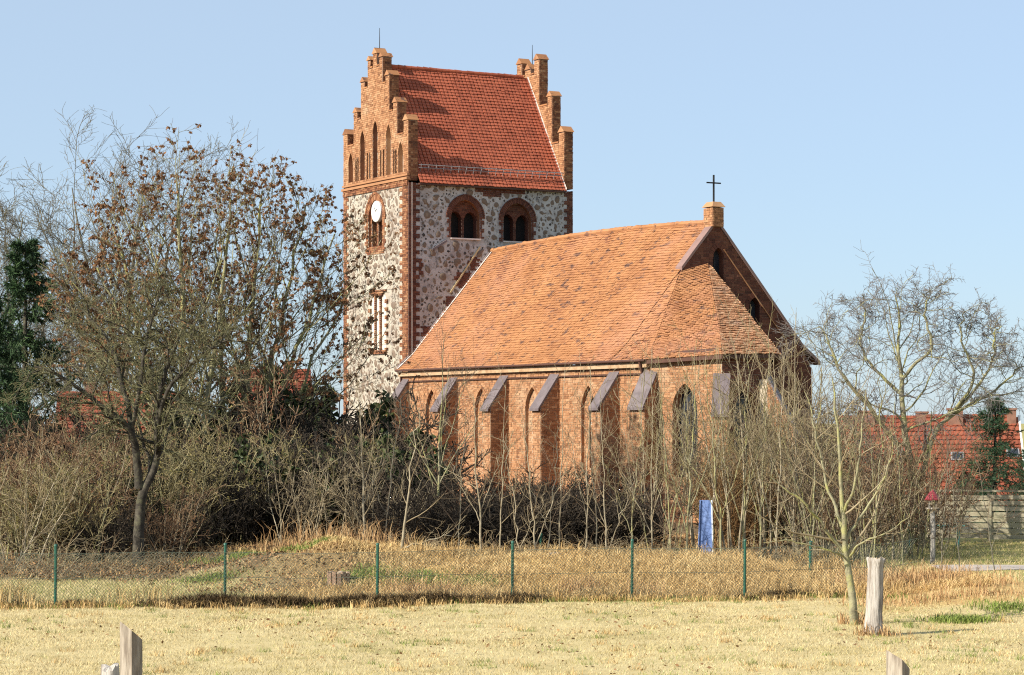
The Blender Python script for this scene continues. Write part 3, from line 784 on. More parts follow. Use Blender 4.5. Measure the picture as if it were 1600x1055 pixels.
add_hex(pb, [P3(4.65 - .34, NG - .60, 13.14), P3(4.65 + .34, NG - .60, 13.14), P3(4.65 + .34, NG + .20, 13.14), P3(4.65 - .34, NG + .20, 13.14), P3(4.65 - .2, NG - .45, 13.36), P3(4.65 + .2, NG - .45, 13.36), P3(4.65 + .2, NG + .05, 13.36), P3(4.65 - .2, NG + .05, 13.36)], 0)
pb.build('brickwork', 'brick_orange', eg, kind='stuff')
cr = MB(); cz = 13.34
add_box(cr, P3(4.65, NG - .2, cz + .58), (.03, .03, .60)); add_box(cr, P3(4.65, NG - .2, cz + .84), (.36, .024, .028))
cr.build('cross', 'iron_black', eg)

# apse: three walls and its own roof against the gable
awin = Hole(1.75, 1.25, 1.8, 4.5, 5.55)
am = MB(); ab = MB()
def seg_frame(a, b):
    d = np.array([b[0] - a[0], b[1] - a[1]]); L = np.linalg.norm(d); d /= L
    n = np.array([-(d[1]), d[0]])           # outward for this winding
    return Fr(P3(a[0], a[1], 0), (d[0], -d[1], 0), (n[0], -n[1], 0)), L
apse_fr = []
for q, (a, b) in enumerate(((V0, V1), (V1, V2), (V2, V3))):
    fr_, L = seg_frame(a, b); apse_fr.append((fr_, L))
    hs = [awin] if q == 0 else ([Hole(L / 2, 1.0, 2.0, 4.5, 5.4)] if q == 1 else [])
    holed(am, fr_, [(0, -.5), (L, -.5), (L, 6.6), (0, 6.6)], hs, .4, 0, 1)
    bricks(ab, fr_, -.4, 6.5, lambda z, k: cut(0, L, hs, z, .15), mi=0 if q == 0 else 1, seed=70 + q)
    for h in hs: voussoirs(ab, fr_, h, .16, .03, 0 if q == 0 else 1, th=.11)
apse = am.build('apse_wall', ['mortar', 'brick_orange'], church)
ab.build('brickwork', ['brick_orange', 'brick_shaded'], apse, kind='stuff')
for q, h in ((0, awin), (1, Hole(apse_fr[1][1] / 2, 1.0, 2.0, 4.5, 5.4))):
    w_ = MB(); fr_ = apse_fr[q][0]; panel(w_, fr_, h, -.4, 0); f2 = fr_.inset(-.38)
    def bar(a0, z0, a1, z1, t=.02):
        strip(w_, f2, (a0, z0), (a1, z1), t, -.015, .02, 1)
    bar(h.c, h.z0, h.c, h.zt - .1, .05)
    for z in np.arange(h.z0 + .3, h.zs + .6, .34): hh = (h.half(z) or .1); bar(h.c - hh, z, h.c + hh, z)
    w_.build('window', ['glass_dark', 'iron_black'], apse)
PK = P3(4.2, NG + .03, 10.74)
E = [P3(-.64, NG - .1, 6.52), P3(-.64, NE_ + .05, 6.52), P3(.58, 25.92, 6.66), P3(3.24, 26.05, 6.72), P3(7.8, NG + .05, 6.7)]
ar = MB(); at_ = MB()
prof = nroof(NG); QT = P3(2.85, NG, float(np.interp(2.85, prof[:, 0], prof[:, 2])))
Lp = np.array([prof[0], prof[1], prof[2], QT]); tq = np.linalg.norm(Lp - Lp[0], axis=1)[:, None] / np.linalg.norm(Lp[-1] - Lp[0])
sag = Lp - (Lp[0] * (1 - tq) + QT * tq)
def ln_(a, b, k): return a * (1 - tq) + b * tq + sag * k
quads = [(Lp, ln_(E[1], QT + [.001, 0, 0], 1)), (ln_(E[1], QT, 1), ln_(E[2], PK, .9)), (ln_(E[2], PK, .9), ln_(E[3], PK + [.001, 0, 0], .5)), (ln_(E[3], PK, .5), ln_(E[4], PK + [.002, 0, 0], .3))]
for q, (L_, R_) in enumerate(quads):
    slab(ar, L_, R_); tiles(at_, L_, R_, .19 if q < 2 else .165, .155, 0 if q < 2 else 1, 80 + q, jit=.014 if q < 2 else .02, th=.024 if q < 2 else .04)
aro = ar.build('apse_roof', 'tile_under', church)
at_.build('roof_tiles', ['tile_orange', 'tile_mossy'], aro, kind='stuff')
fb_ = MB()
for a, b in zip(E[1:-1], E[2:]):
    add_hex(fb_, [a - [0, 0, .16], b - [0, 0, .16], b * .93 + PK * .07 - [0, 0, .46], a * .93 + PK * .07 - [0, 0, .46], a - [0, 0, .02], b - [0, 0, .02], b * .93 + PK * .07 - [0, 0, .0], a * .93 + PK * .07])
fb_.build('fascia', 'gutter_dark', aro)
# buttresses with slate caps
def buttress(c, dirn, half=.36, depth=.95, ztop=6.0, zlow=4.65, mat='brick_orange', seed=0, capw=.025):
    """c: (u, w) where it meets the wall; dirn: outward direction in (u, w)"""
    d = np.array(dirn, float); d /= np.linalg.norm(d); t = np.array([-d[1], d[0]])
    def q(a, dd, z): return P3(c[0] + d[0] * dd + t[0] * a, c[1] + d[1] * dd + t[1] * a, z)
    mb = MB(); A = [(-half, -.3), (half, -.3), (half, depth), (-half, depth)]
    pr = [(-.3, -.5), (depth, -.5), (depth, zlow), (0, ztop), (-.3, ztop)]
    V = [q(-half, x, z) for x, z in pr] + [q(half, x, z) for x, z in pr]; n = 5
    mb.add(V, np.array([[i, (i + 1) % n, (i + 1) % n + n, i + n] for i in range(n)])); mb.f.append((np.array([[0, 1, 2, 3, 4], [9, 8, 7, 6, 5]]), 0, False))
    o = mb.build('buttress', ['mortar'], church)
    br = MB()
    def fr_of(p0, p1, nn): 
        v = p1 - p0; L = np.linalg.norm(v); return Fr(np.array([p0[0], p0[1], 0]), v / L, nn), L
    for sg in (-1, 1):
        f_, L = fr_of(q(sg * half, 0, 0), q(sg * half, depth, 0), np.array([t[0] * sg, -t[1] * sg, 0]))
        bricks(br, f_, -.4, ztop - .1, lambda z, k: [(0, L if z < zlow else max(0, L * (ztop - z) / (ztop - zlow)))], seed=seed + sg, bl=.27)
    f_, L = fr_of(q(-half, depth, 0), q(half, depth, 0), np.array([d[0], -d[1], 0]))
    bricks(br, f_, -.4, zlow, lambda z, k: [(0, L)], seed=seed + 5, bl=.27)
    br.build('brickwork', [mat], o, kind='stuff')
    cpm = MB(); h2 = half + capw; sl = (ztop - zlow) / depth
    add_hex(cpm, [q(-h2, -.02, ztop + .04), q(h2, -.02, ztop + .04), q(h2, depth + .14, zlow - .14 * sl + .04), q(-h2, depth + .14, zlow - .14 * sl + .04),
                  q(-h2, -.02, ztop + .19), q(h2, -.02, ztop + .19), q(h2, depth + .14, zlow - .14 * sl + .15), q(-h2, depth + .14, zlow - .14 * sl + .15)])
    cpm.build('slate_cap', 'slate_cap', o)
    return o
for q, w in enumerate((.45, 5.4, 10.2, 14.65, 19.5)):
    buttress((NW, w), (-1, 0), seed=200 + q * 10)
buttress((NW + .02, NE_ - .05), (-.93, .37), half=.36, seed=270)
buttress((V1[0], V1[1]), (-.62, .78), half=.31, depth=1.1, ztop=5.75, zlow=4.35, seed=280)
buttress((V2[0], V2[1]), (.70, .72), half=.40, depth=1.3, ztop=5.7, zlow=3.3, mat='brick_orange', seed=290, capw=.0)
# ---------------------------------------------------------------- trees and shrubs
M('bark_grey', [(.07, .062, .05), (.15, .135, .105), (.23, .215, .17)], scale=5, bump=.6, bscale=30, coord='obj', stain=((.20, .20, .08), 2.2, .5, .66, .55))
M('bark_lichen', [(.13, .115, .075), (.26, .24, .15), (.36, .34, .21)], scale=5, bump=.5, bscale=30, coord='obj', stain=((.30, .29, .08), 2.5, .48, .62, .7))
M('bark_dark', [(.02, .017, .014), (.055, .047, .037), (.13, .115, .085)], scale=4, bump=.6, bscale=30, coord='obj', stain=((.13, .14, .06), 2, .52, .7, .6))
M('bark_pale', [(.16, .13, .085), (.29, .245, .165), (.41, .36, .27)], scale=4, bump=.3, bscale=30, coord='obj', stain=((.13, .12, .07), 3, .55, .68, .6))
M('twig_brown', [(.05, .036, .026), (.13, .092, .062), (.27, .205, .14)], scale=2, coord='obj', island=.5, noise=.5)
M('twig_grey', [(.12, .105, .10), (.19, .17, .16), (.26, .24, .22)], scale=2, coord='obj', island=.5, noise=.5)
M('twig_red', [(.045, .026, .017), (.15, .088, .05), (.38, .27, .16)], scale=2, coord='obj', island=.6, noise=.5)
M('twig_ochre', [(.07, .055, .026), (.19, .155, .075), (.36, .305, .17)], scale=2, coord='obj', island=.6, noise=.5)
M('twig_pale', [(.10, .075, .045), (.24, .185, .11), (.38, .32, .21)], scale=2, coord='obj', island=.6, noise=.5)
M('twig_dark', [(.016, .013, .011), (.036, .028, .021), (.085, .066, .047)], scale=2, coord='obj', island=.6, noise=.5)  # near-black: the deep shade inside the thickets is put into this colour
M('leaf_brown', [(.08, .042, .024), (.18, .09, .045), (.28, .145, .07), (.38, .225, .125)], scale=.6, island=.8, noise=.3, trans=.35, coord='obj')
M('leaf_dark', [(.020, .030, .012), (.045, .06, .022), (.075, .09, .034)], scale=.8, island=.8, noise=.3, coord='obj', rough=.5)
M('needle_green', [(.012, .026, .013), (.03, .06, .025), (.075, .13, .045)], scale=.7, island=.6, noise=.5, coord='obj', rough=.6)
M('needle_blue', [(.018, .042, .022), (.035, .075, .036), (.065, .12, .06)], scale=.7, island=.6, noise=.5, coord='obj', rough=.6)
M('twig_olive', [(.055, .055, .028), (.115, .11, .055), (.19, .175, .095)], scale=2, coord='obj', island=.7, noise=.5)
M('twig_rust', [(.09, .045, .02), (.22, .12, .05), (.36, .22, .10)], scale=2, coord='obj', island=.7, noise=.5)
M('leaf_lime', [(.17, .15, .045), (.26, .22, .075)], scale=1, island=.7, noise=.4, coord='obj', trans=.2)

def unit(v): return v / (np.linalg.norm(v, axis=-1, keepdims=True) + 1e-9)
def walk(rg, S, D, L, K, wig, up, droop=0.0):
    """N wandering polylines from S along D"""
    P = [S]; d = unit(D); step = (L / K)[:, None]
    for k in range(K):
        d = unit(d + rg.normal(0, wig, d.shape) + np.array([0, 0, up - droop * k / K]))
        P.append(P[-1] + d * step)
    return np.stack(P, 1)
def sample(P, t):
    """points and directions at parameter t (N,) on polylines P (N,K+1,3)"""
    K = P.shape[1] - 1; f = np.clip(t, 0, .9999) * K; i = f.astype(int); a = (f - i)[:, None]; r = np.arange(len(P))
    return P[r, i] * (1 - a) + P[r, i + 1] * a, unit(P[r, i + 1] - P[r, i]), i, a[:, 0]
def children(rg, P, R, n, t0, t1, ang, lr, lrs, rr, K, wig, up, droop=0, shape=1.0, rmin=.004, taper=.25, minlen=.05, even=True):
    """n children on each parent; ang = (mean, spread) degrees from the parent's direction; lr = length ratio at t0; shrinks to lr*(1-shape) at the tip"""
    N = len(P); idx = np.repeat(np.arange(N), n); Pl = np.linalg.norm(np.diff(P, axis=1), axis=2).sum(1)
    q = np.tile(np.arange(n), N)
    t = t0 + (t1 - t0) * ((q + rg.random(len(q))) / n if even else rg.random(len(q)))
    S, D, i, a = sample(P[idx], t)
    Rp = R[idx, i] * (1 - a) + R[idx, i + 1] * a
    th = np.radians(rg.normal(ang[0], ang[1], len(q)))[:, None]
    az = (q * 2.4 + rg.random(N)[idx] * 6.28 + rg.normal(0, .5, len(q)))[:, None]
    ref = np.where(np.abs(D[:, 2:3]) < .9, np.array([[0, 0, 1.]]), np.array([[1., 0, 0]]))
    e1 = unit(np.cross(D, ref)); e2 = np.cross(D, e1)
    Dn = D * np.cos(th) + (e1 * np.cos(az) + e2 * np.sin(az)) * np.sin(th)
    tt = (t - t0) / (t1 - t0 + 1e-6)
    L = Pl[idx] * lr * (1 - shape * tt) * (1 + lrs * rg.normal(size=len(q))).clip(.35, 1.7)
    L = np.maximum(L, minlen)
    Pn = walk(rg, S, Dn, L, K, wig, up, droop)
    r0 = np.maximum(Rp * rr, rmin); k = np.linspace(0, 1, K + 1)[None]
    Rn = np.maximum(r0[:, None] * (1 - (1 - taper) * k), rmin * .7)
    return Pn, Rn
def leaves_on(rg, mb, P, n, size, mi, t0=.2, hang=.5, clump=0.0, pick=1.0):
    """n diamond leaves on each twig"""
    if pick < 1: P = P[rg.random(len(P)) < pick]
    idx = np.repeat(np.arange(len(P)), n); t = t0 + (1 - t0) * rg.random(len(idx))
    if clump: t = np.repeat(t0 + (1 - t0) * rg.random(len(P)), n) + rg.normal(0, .08, len(idx))
    S, D, _, _ = sample(P[idx], t.clip(0, 1)); N = len(S)
    d = unit(rg.normal(size=(N, 3)) + [0, 0, -hang * 2]); sd = unit(np.cross(d, rg.normal(size=(N, 3))))
    s = size * rg.uniform(.6, 1.3, N)[:, None]
    nn = np.cross(d, sd) * s * rg.normal(0, .25, N)[:, None]
    V = np.stack([S, S + d * s * .5 + sd * s * .32 + nn, S + d * s, S + d * s * .5 - sd * s * .32 + nn], 1)
    F = (np.arange(N) * 4)[:, None, None] + np.array([[0, 1, 2], [0, 2, 3]])[None]
    mb.add(V.reshape(-1, 3), F.reshape(-1, 3), mi)
def poly(*pts): return np.array(pts, float)
def refine(pts, n, rg, wob):
    pts = np.asarray(pts, float); c = np.linspace(0, 1, len(pts)); t = np.linspace(0, 1, n)
    # Catmull-like smoothing by linear interpolation + wobble
    o = np.stack([np.interp(t, c, pts[:, k]) for k in range(3)], -1)
    o[1:-1] = (o[:-2] + 2 * o[1:-1] + o[2:]) / 4; o[1:] += rg.normal(0, wob, (n - 1, 3)) * np.linspace(.3, 1, n - 1)[:, None]; return o
def radii(r0, r1, n, flare=.25): 
    k = np.linspace(0, 1, n); r = r0 + (r1 - r0) * k; r = r * (1 + flare * np.exp(-k * n * .9)); return r
def make_tree(name, label, cat, loc, trunk, levels, mats, leaf=None, group=None, rz=0, sides=(8, 5, 3, 3, 3), trunk_levels=1, crown='crown'):
    """trunk: list of (P, R) polylines; levels: child rules; the thick levels make the part 'trunk', the rest 'crown'"""
    rg = np.random.default_rng(sum(ord(c) for c in label) * 7 + len(label))
    root = thing(name, label, cat, loc, rz, group)
    tm, cm = MB(), MB(); last = None
    gens = []
    n = max(len(p) for p, _ in trunk)
    P = np.stack([p for p, _ in trunk]); R = np.stack([r for _, r in trunk]); gens.append((P, R))
    for lv in levels:
        lv = dict(lv); src = lv.pop('src', None)
        if src is None: PP, RR = gens[-1]
        else:
            if isinstance(src, int): PP, RR = gens[src]
            else:
                K = min(gens[s][0].shape[1] for s in src)
                def rs(A, K): 
                    i = np.linspace(0, A.shape[1] - 1, K).round().astype(int); return A[:, i]
                PP = np.concatenate([rs(gens[s][0], K) for s in src]); RR = np.concatenate([rs(gens[s][1], K) for s in src])
        gens.append(children(rg, PP, RR, **lv))
    for q, (P, R) in enumerate(gens):
        s = sides[min(q, len(sides) - 1)]
        if q < trunk_levels: add_tubes(tm, P, R, s, 0)
        else: add_tubes(cm, P, R, s, 0 if R[:, 0].mean() > .012 else 1)
    tm.build('trunk', [mats[0]], root)
    if leaf:
        for lf in (leaf if isinstance(leaf, list) else [leaf]):
            lf = dict(lf); g_ = lf.pop('gen', -1); leaves_on(rg, cm, gens[g_][0], mi=2, **lf)
    cm.build(crown, list(mats), root)
    return root
T = lambda pts, n, r0, r1, rg=rng, wob=.04, fl=.25: (refine(pts, n, rg, wob), radii(r0, r1, n, fl))

def at(px, D, dz=0): 
    x = gx(px, D); return (x, D, float(H(x, D)) + dz)

# --- the two tall trees that kept their dead leaves, left of the tower
def leafy(px, D, htop, spread, label, seed, stems):
    rg = np.random.default_rng(seed); tr = []
    for (dx, dy, h, lean, r) in stems:
        pts = [(dx, dy, -.1), (dx + lean * .12, dy, h * .25), (dx + lean * .4, dy + .1, h * .5), (dx + lean * .75, dy, h * .78), (dx + lean, dy, h)]
        tr.append(T(pts, 14, r, .03, rg, .07))
    lv = [dict(n=17, t0=.22, t1=.97, ang=(40, 10), lr=.46, lrs=.2, rr=.46, K=8, wig=.09, up=.08, shape=.6, rmin=.013),
          dict(n=8, t0=.25, t1=.98, ang=(42, 12), lr=.44, lrs=.25, rr=.55, K=5, wig=.14, up=.05, shape=.5, rmin=.011),
          dict(n=6, t0=.15, t1=1, ang=(42, 14), lr=.5, lrs=.3, rr=.65, K=3, wig=.17, up=.03, shape=.4, rmin=.008)]
    return make_tree('leafy_tree', label, 'tree', at(px, D), tr, lv, ['bark_lichen', 'twig_brown', 'leaf_brown'],
                     leaf=[dict(n=5, size=.135, t0=.6, hang=.9, clump=1, pick=.30), dict(gen=2, n=9, size=.15, t0=.65, hang=.9, clump=1, pick=.55)], sides=(8, 5, 3, 3)).scale.__setitem__(2, .91)
leafy(292, 86, 14.4, 4.5, 'tall tree still full of dead brown leaves with several forked pale stems', 5,
      [(0, 0, 14.2, -.3, .20), (.35, .3, 13.4, 1.3, .16), (-.4, .2, 12.6, -2.4, .16), (.2, -.3, 10.6, -3.4, .13), (-.2, .3, 9.0, -3.6, .11)])
leafy(372, 88, 13.6, 4, 'brown leafed tree right beside the sunny face of the tower', 9,
      [(0, 0, 13.9, .9, .18), (-.5, .2, 12.4, -.3, .14), (.3, .2, 13.2, 2.1, .15), (.5, -.2, 12.0, 3.1, .12), (.4, .3, 9.8, 3.7, .10)])
# --- far bare trees
def bare(px, D, stems, label, mats=('bark_grey', 'twig_grey'), seed=0, name='bare_tree', n=(15, 11, 9), lr=(.52, .46, .46), ang=40, rmin=.013, group=None):
    rg = np.random.default_rng(seed); tr = []
    for (dx, dy, h, lean, r) in stems:
        tr.append(T([(dx, dy, -.1), (dx + lean * .1, dy, h * .3), (dx + lean * .5, dy, h * .65), (dx + lean, dy, h)], 12, r, .03, rg, .1))
    lv = [dict(n=n[0], t0=.2, t1=.97, ang=(ang, 10), lr=lr[0], lrs=.2, rr=.55, K=7, wig=.13, up=.05, shape=.6, rmin=rmin * 1.8),
          dict(n=n[1], t0=.2, t1=.98, ang=(ang + 2, 12), lr=lr[1], lrs=.25, rr=.55, K=5, wig=.16, up=.04, shape=.5, rmin=rmin * 1.2),
          dict(n=n[2], t0=.15, t1=1, ang=(40, 14), lr=lr[2], lrs=.3, rr=.6, K=3, wig=.18, up=.03, shape=.4, rmin=rmin)]
    o = make_tree(name, label, 'tree', at(px, D), tr, lv, list(mats), sides=(7, 4, 3, 3), group=group); o.scale[2] = .885; return o
bare(185, 135, [(0, 0, 20.5, 1.4, .28), (-.4, 0, 19.6, -2.2, .24), (.5, .2, 19.6, 3.4, .2), (-.6, .2, 17.5, -3.8, .18)], 'tall bare grey tree rising behind the brown leafed trees', seed=21)
bare(12, 118, [(0, 0, 16.0, .6, .25), (-.5, 0, 15.5, -1.8, .2), (.4, 0, 13.5, 2.2, .18)], 'bare tree cut by the left edge of the view behind the dark fir', seed=22)
bare(100, 150, [(0, 0, 13, .5, .22), (.3, 0, 12, -1.8, .18)], 'slim distant bare tree between the dark fir and the leafed trees', seed=23, n=(11, 8, 6))
# --- gnarled tree at the fence, forked trunk
def gnarled():
    rg = np.random.default_rng(31); s = 64 / FPX
    def px(x, y, dy=0): return ((x - 217) * s, dy, CAMH - (y - 660) * s)
    tr = [T([px(217, 893), px(216, 830), px(222, 775), px(234, 755, .1), px(246, 720, .2), (px(243, 668, .3)), px(248, 620, .3), px(262, 570, .2), px(285, 520, .1)], 20, .155, .035, rg, .02),
          T([px(217, 770), px(216, 740), px(211, 700, -.1), px(206, 680, -.2), px(190, 660, -.3), px(160, 640, -.4), px(130, 615, -.4), px(95, 590, -.5), px(60, 580, -.5)], 20, .12, .03, rg, .02, 0),
          T([px(208, 690, -.1), px(205, 668, 0), px(198, 640, .2), px(185, 605, .5), px(178, 570, .6), px(160, 535, .8), px(140, 510, .9), px(120, 490, 1), px(100, 480, 1)], 20, .085, .025, rg, .02, 0),
          T([px(246, 720, .1), px(247, 690, -.3), px(255, 650, -.6), px(270, 615, -.8), px(290, 590, -.9), px(315, 570, -1.0), px(335, 555, -1), px(350, 545, -1), px(365, 540, -1)], 20, .07, .025, rg, .02, 0),
          T([px(206, 680, -.1), px(214, 650, -.2), px(222, 610, -.3), px(225, 570, -.2), px(228, 540, 0), px(235, 510, 0), px(240, 490, .1), px(246, 470, .1), px(250, 455, .1)], 20, .06, .02, rg, .02, 0)]
    lv = [dict(n=15, t0=.36, t1=.99, ang=(60, 16), lr=.34, lrs=.3, rr=.55, K=7, wig=.24, up=.0, shape=.3, rmin=.02, droop=.02),
          dict(n=10, t0=.12, t1=.99, ang=(54, 16), lr=.48, lrs=.3, rr=.55, K=5, wig=.25, up=-.01, shape=.4, rmin=.0105),
          dict(n=8, t0=.1, t1=1, ang=(50, 18), lr=.46, lrs=.3, rr=.6, K=3, wig=.24, up=.0, shape=.35, rmin=.0075)]
    return make_tree('gnarled_tree', 'gnarled fruit tree with a crooked forked dark trunk behind the wire fence', 'tree',
                     at(217, 64), tr, lv, ['bark_dark', 'twig_olive'], sides=(8, 4, 3, 3))
gnarled()
# --- walnut at the right
def walnut():
    rg = np.random.default_rng(41); D = 76; s = D / FPX
    def px(x, y, dy=0): return ((x - 1440) * s, dy, CAMH - (y - 660) * s)
    WB = .07
    tr = [T([px(1440, 880), px(1438, 800), px(1428, 740), px(1418, 690), px(1413, 650, .1), px(1410, 600, .2), px(1412, 555, .2), px(1405, 510, .2), px(1412, 465, .2), px(1398, 412, .2)], 18, .16, .02, rg, .05),
          T([px(1424, 715), px(1405, 680, -.3), px(1370, 640, -.8), px(1345, 600, -1), px(1310, 565, -1.2), px(1300, 535, -1.2), px(1288, 505, -1.2), px(1282, 480, -1), px(1275, 470, -1)], 18, .085, .018, rg, .04, 0),
          T([px(1436, 760), px(1450, 700, .3), px(1465, 650, .6), px(1490, 625, .8), px(1530, 605, 1.0), px(1560, 585, 1.2), px(1585, 565, 1.3), px(1600, 545, 1.4), px(1612, 535, 1.4)], 18, .09, .018, rg, .04, 0),
          T([px(1412, 560, .2), px(1430, 535, 0), px(1455, 510, -.3), px(1450, 480, -.4), px(1440, 450, -.4), px(1442, 425, -.5), px(1438, 415, -.5)], 18, .065, .018, rg, .04, 0),
          T([px(1412, 590, .2), px(1385, 560, .6), px(1358, 525, .9), px(1350, 485, 1), px(1360, 450, 1), px(1352, 425, 1)], 18, .065, .018, rg, .04, 0),
          T([px(1490, 625, .8), px(1520, 580, .4), px(1525, 540, .2), px(1505, 505, 0), px(1500, 470, 0), px(1508, 440, 0)], 18, .06, .018, rg, .04, 0),
          T([px(1405, 680, -.3), px(1390, 720, -.6), px(1350, 700, -.8), px(1320, 640, -1), px(1290, 620, -1)], 18, .055, .018, rg, .04, 0),
          T([px(1500, 620, .8), px(1540, 560, .2), px(1555, 520, 0), px(1550, 490, -.2), px(1560, 470, -.3)], 18, .055, .016, rg, .05, 0)]
    lv = [dict(n=16, t0=.26, t1=.99, ang=(60, 14), lr=.32, lrs=.3, rr=.45, K=7, wig=.28, up=.03, shape=.3, rmin=.014),
          dict(n=10, t0=.15, t1=.99, ang=(54, 14), lr=.46, lrs=.3, rr=.6, K=5, wig=.26, up=.03, shape=.35, rmin=.0095),
          dict(n=8, t0=.15, t1=1, ang=(48, 14), lr=.44, lrs=.3, rr=.7, K=3, wig=.24, up=.03, shape=.3, rmin=.007)]
    return make_tree('walnut_tree', 'spreading bare tree with crooked lichen covered limbs in front of the red roofs', 'tree', at(1440, D), tr, lv, ['bark_lichen', 'twig_grey'], sides=(8, 5, 3, 3)).scale.__setitem__(2, .90)
walnut()
# --- young tree in the meadow, beside the stump
def young():
    rg = np.random.default_rng(51); D = 46.8; s = D / FPX
    def px(x, y, dy=0): return ((x - 1334) * s, dy, CAMH - (y - 660) * s)
    tr = [T([px(1334, 978), px(1332, 930), px(1326, 890), px(1319, 850), px(1318, 800), px(1314, 760), px(1312, 700), px(1306, 640), px(1300, 590)], 18, .085, .012, rg, .012, .2),
          T([px(1320, 862), px(1308, 850), px(1280, 815, -.2), px(1255, 785, -.4), px(1225, 765, -.5), px(1195, 740, -.6)], 18, .045, .008, rg, .02, 0),
          T([px(1319, 855), px(1326, 835), px(1345, 810, .2), px(1372, 775, .3), px(1395, 735, .5), px(1405, 690, .6)], 18, .042, .008, rg, .02, 0),
          T([px(1319, 835), px(1310, 800, .2), px(1296, 760, .4), px(1285, 700, .5), px(1275, 650, .6), px(1262, 610, .6)], 18, .04, .008, rg, .02, 0),
          T([px(1318, 800), px(1330, 770, -.2), px(1338, 720, -.3), px(1345, 660, -.3), px(1348, 610, -.3)], 18, .032, .008, rg, .02, 0),
          T([px(1327, 870), px(1335, 850, -.3), px(1355, 838, -.6), px(1385, 825, -.8), px(1410, 800, -1)], 18, .026, .006, rg, .02, 0),
          T([px(1317, 868), px(1300, 860, -.3), px(1265, 850, -.4), px(1225, 842, -.5), px(1190, 845, -.6)], 18, .024, .006, rg, .015, 0)]
    lv = [dict(n=9, t0=.3, t1=.98, ang=(50, 12), lr=.36, lrs=.3, rr=.5, K=6, wig=.11, up=.05, shape=.5, rmin=.0065),
          dict(n=4, t0=.25, t1=.95, ang=(45, 12), lr=.38, lrs=.3, rr=.6, K=4, wig=.12, up=.05, shape=.4, rmin=.0045)]
    return make_tree('young_tree', 'young bare tree with a pale forked trunk in the meadow beside the grey stump', 'tree', at(1334, D), tr, lv, ['bark_lichen', 'twig_pale'], sides=(8, 5, 4))
young()

# --- conifers
def fir(name, px, D, h, rad, label, mat, seed, group=None, n=74, base=.06):
    rg = np.random.default_rng(seed); root = thing(name, label, 'fir tree', at(px, D), 0, group)
    tm = MB(); add_tubes(tm, *[q[None] for q in T([(0, 0, -.1), (0, 0, h * .5), (.05, 0, h)], 8, .02 * h, .02, rg, .02)], 7); tm.build('trunk', 'bark_dark', root)
    t = base + (1 - base) * (np.arange(n) + rg.random(n)) / n; t = t ** .9
    az = np.arange(n) * 2.4 + rg.normal(0, .4, n)
    L = rad * (1.03 - t) ** .85 * rg.uniform(.4, 1.2, n) + .12
    S = np.stack([np.zeros(n), np.zeros(n), t * h], -1)
    Dv = np.stack([np.cos(az), np.sin(az), np.where(t > .7, .5, .0) + rg.normal(0, .12, n)], -1)
    P = walk(rg, S, Dv, L, 6, .05, -.02, .10); R = np.linspace(.03, .008, 7)[None].repeat(n, 0) * (L / rad)[:, None] + .004
    cm = MB(); add_tubes(cm, P, R, 3, 0)
    P2, R2 = children(rg, P, R, 15, .10, 1.0, (55, 10), .42, .25, .6, 3, .1, -.03, .15, .6, .004)
    add_tubes(cm, P2, R2, 3, 0)
    # needle sprays: crossed slim blades along each twig
    for PP, m_, sz in ((P2, 26, .17), (P, 34, .15)):
        idx = np.repeat(np.arange(len(PP)), m_); S_, D_, _, _ = sample(PP[idx], rg.random(len(idx))); N_ = len(S_)
        d = unit(D_ * .9 + rg.normal(0, .55, (N_, 3)) + [0, 0, -.12]); sd = unit(np.cross(d, rg.normal(size=(N_, 3)))); s = sz * h / 9 * rg.uniform(.6, 1.3, N_)[:, None] * 1.3
        V = np.stack([S_ - sd * s * .075, S_ + sd * s * .075, S_ + d * s], 1)
        cm.add(V.reshape(-1, 3), np.arange(N_ * 3).reshape(-1, 3), 1)
    cm.build('crown', ['bark_dark', mat], root); return root
fir('fir_tree', 38, 92, 11.0, 4.6, 'dark green fir at the left edge of the view, behind the shrubs', 'needle_green', 61, n=64)
fir('fir_tree', -15, 88, 8.6, 3.6, 'second dark fir, mostly outside the left edge, with sunlit lower boughs', 'needle_green', 64)
fir('fir_tree', 1553, 84, 4.75, 2.3, 'narrow fir pointing up in front of the red roof behind the board fence', 'needle_blue', 62, n=90)
fir('fir_tree', 1606, 83, 2.9, 1.9, 'low bushy fir cut by the right edge of the view above the board fence', 'needle_blue', 63, n=70)

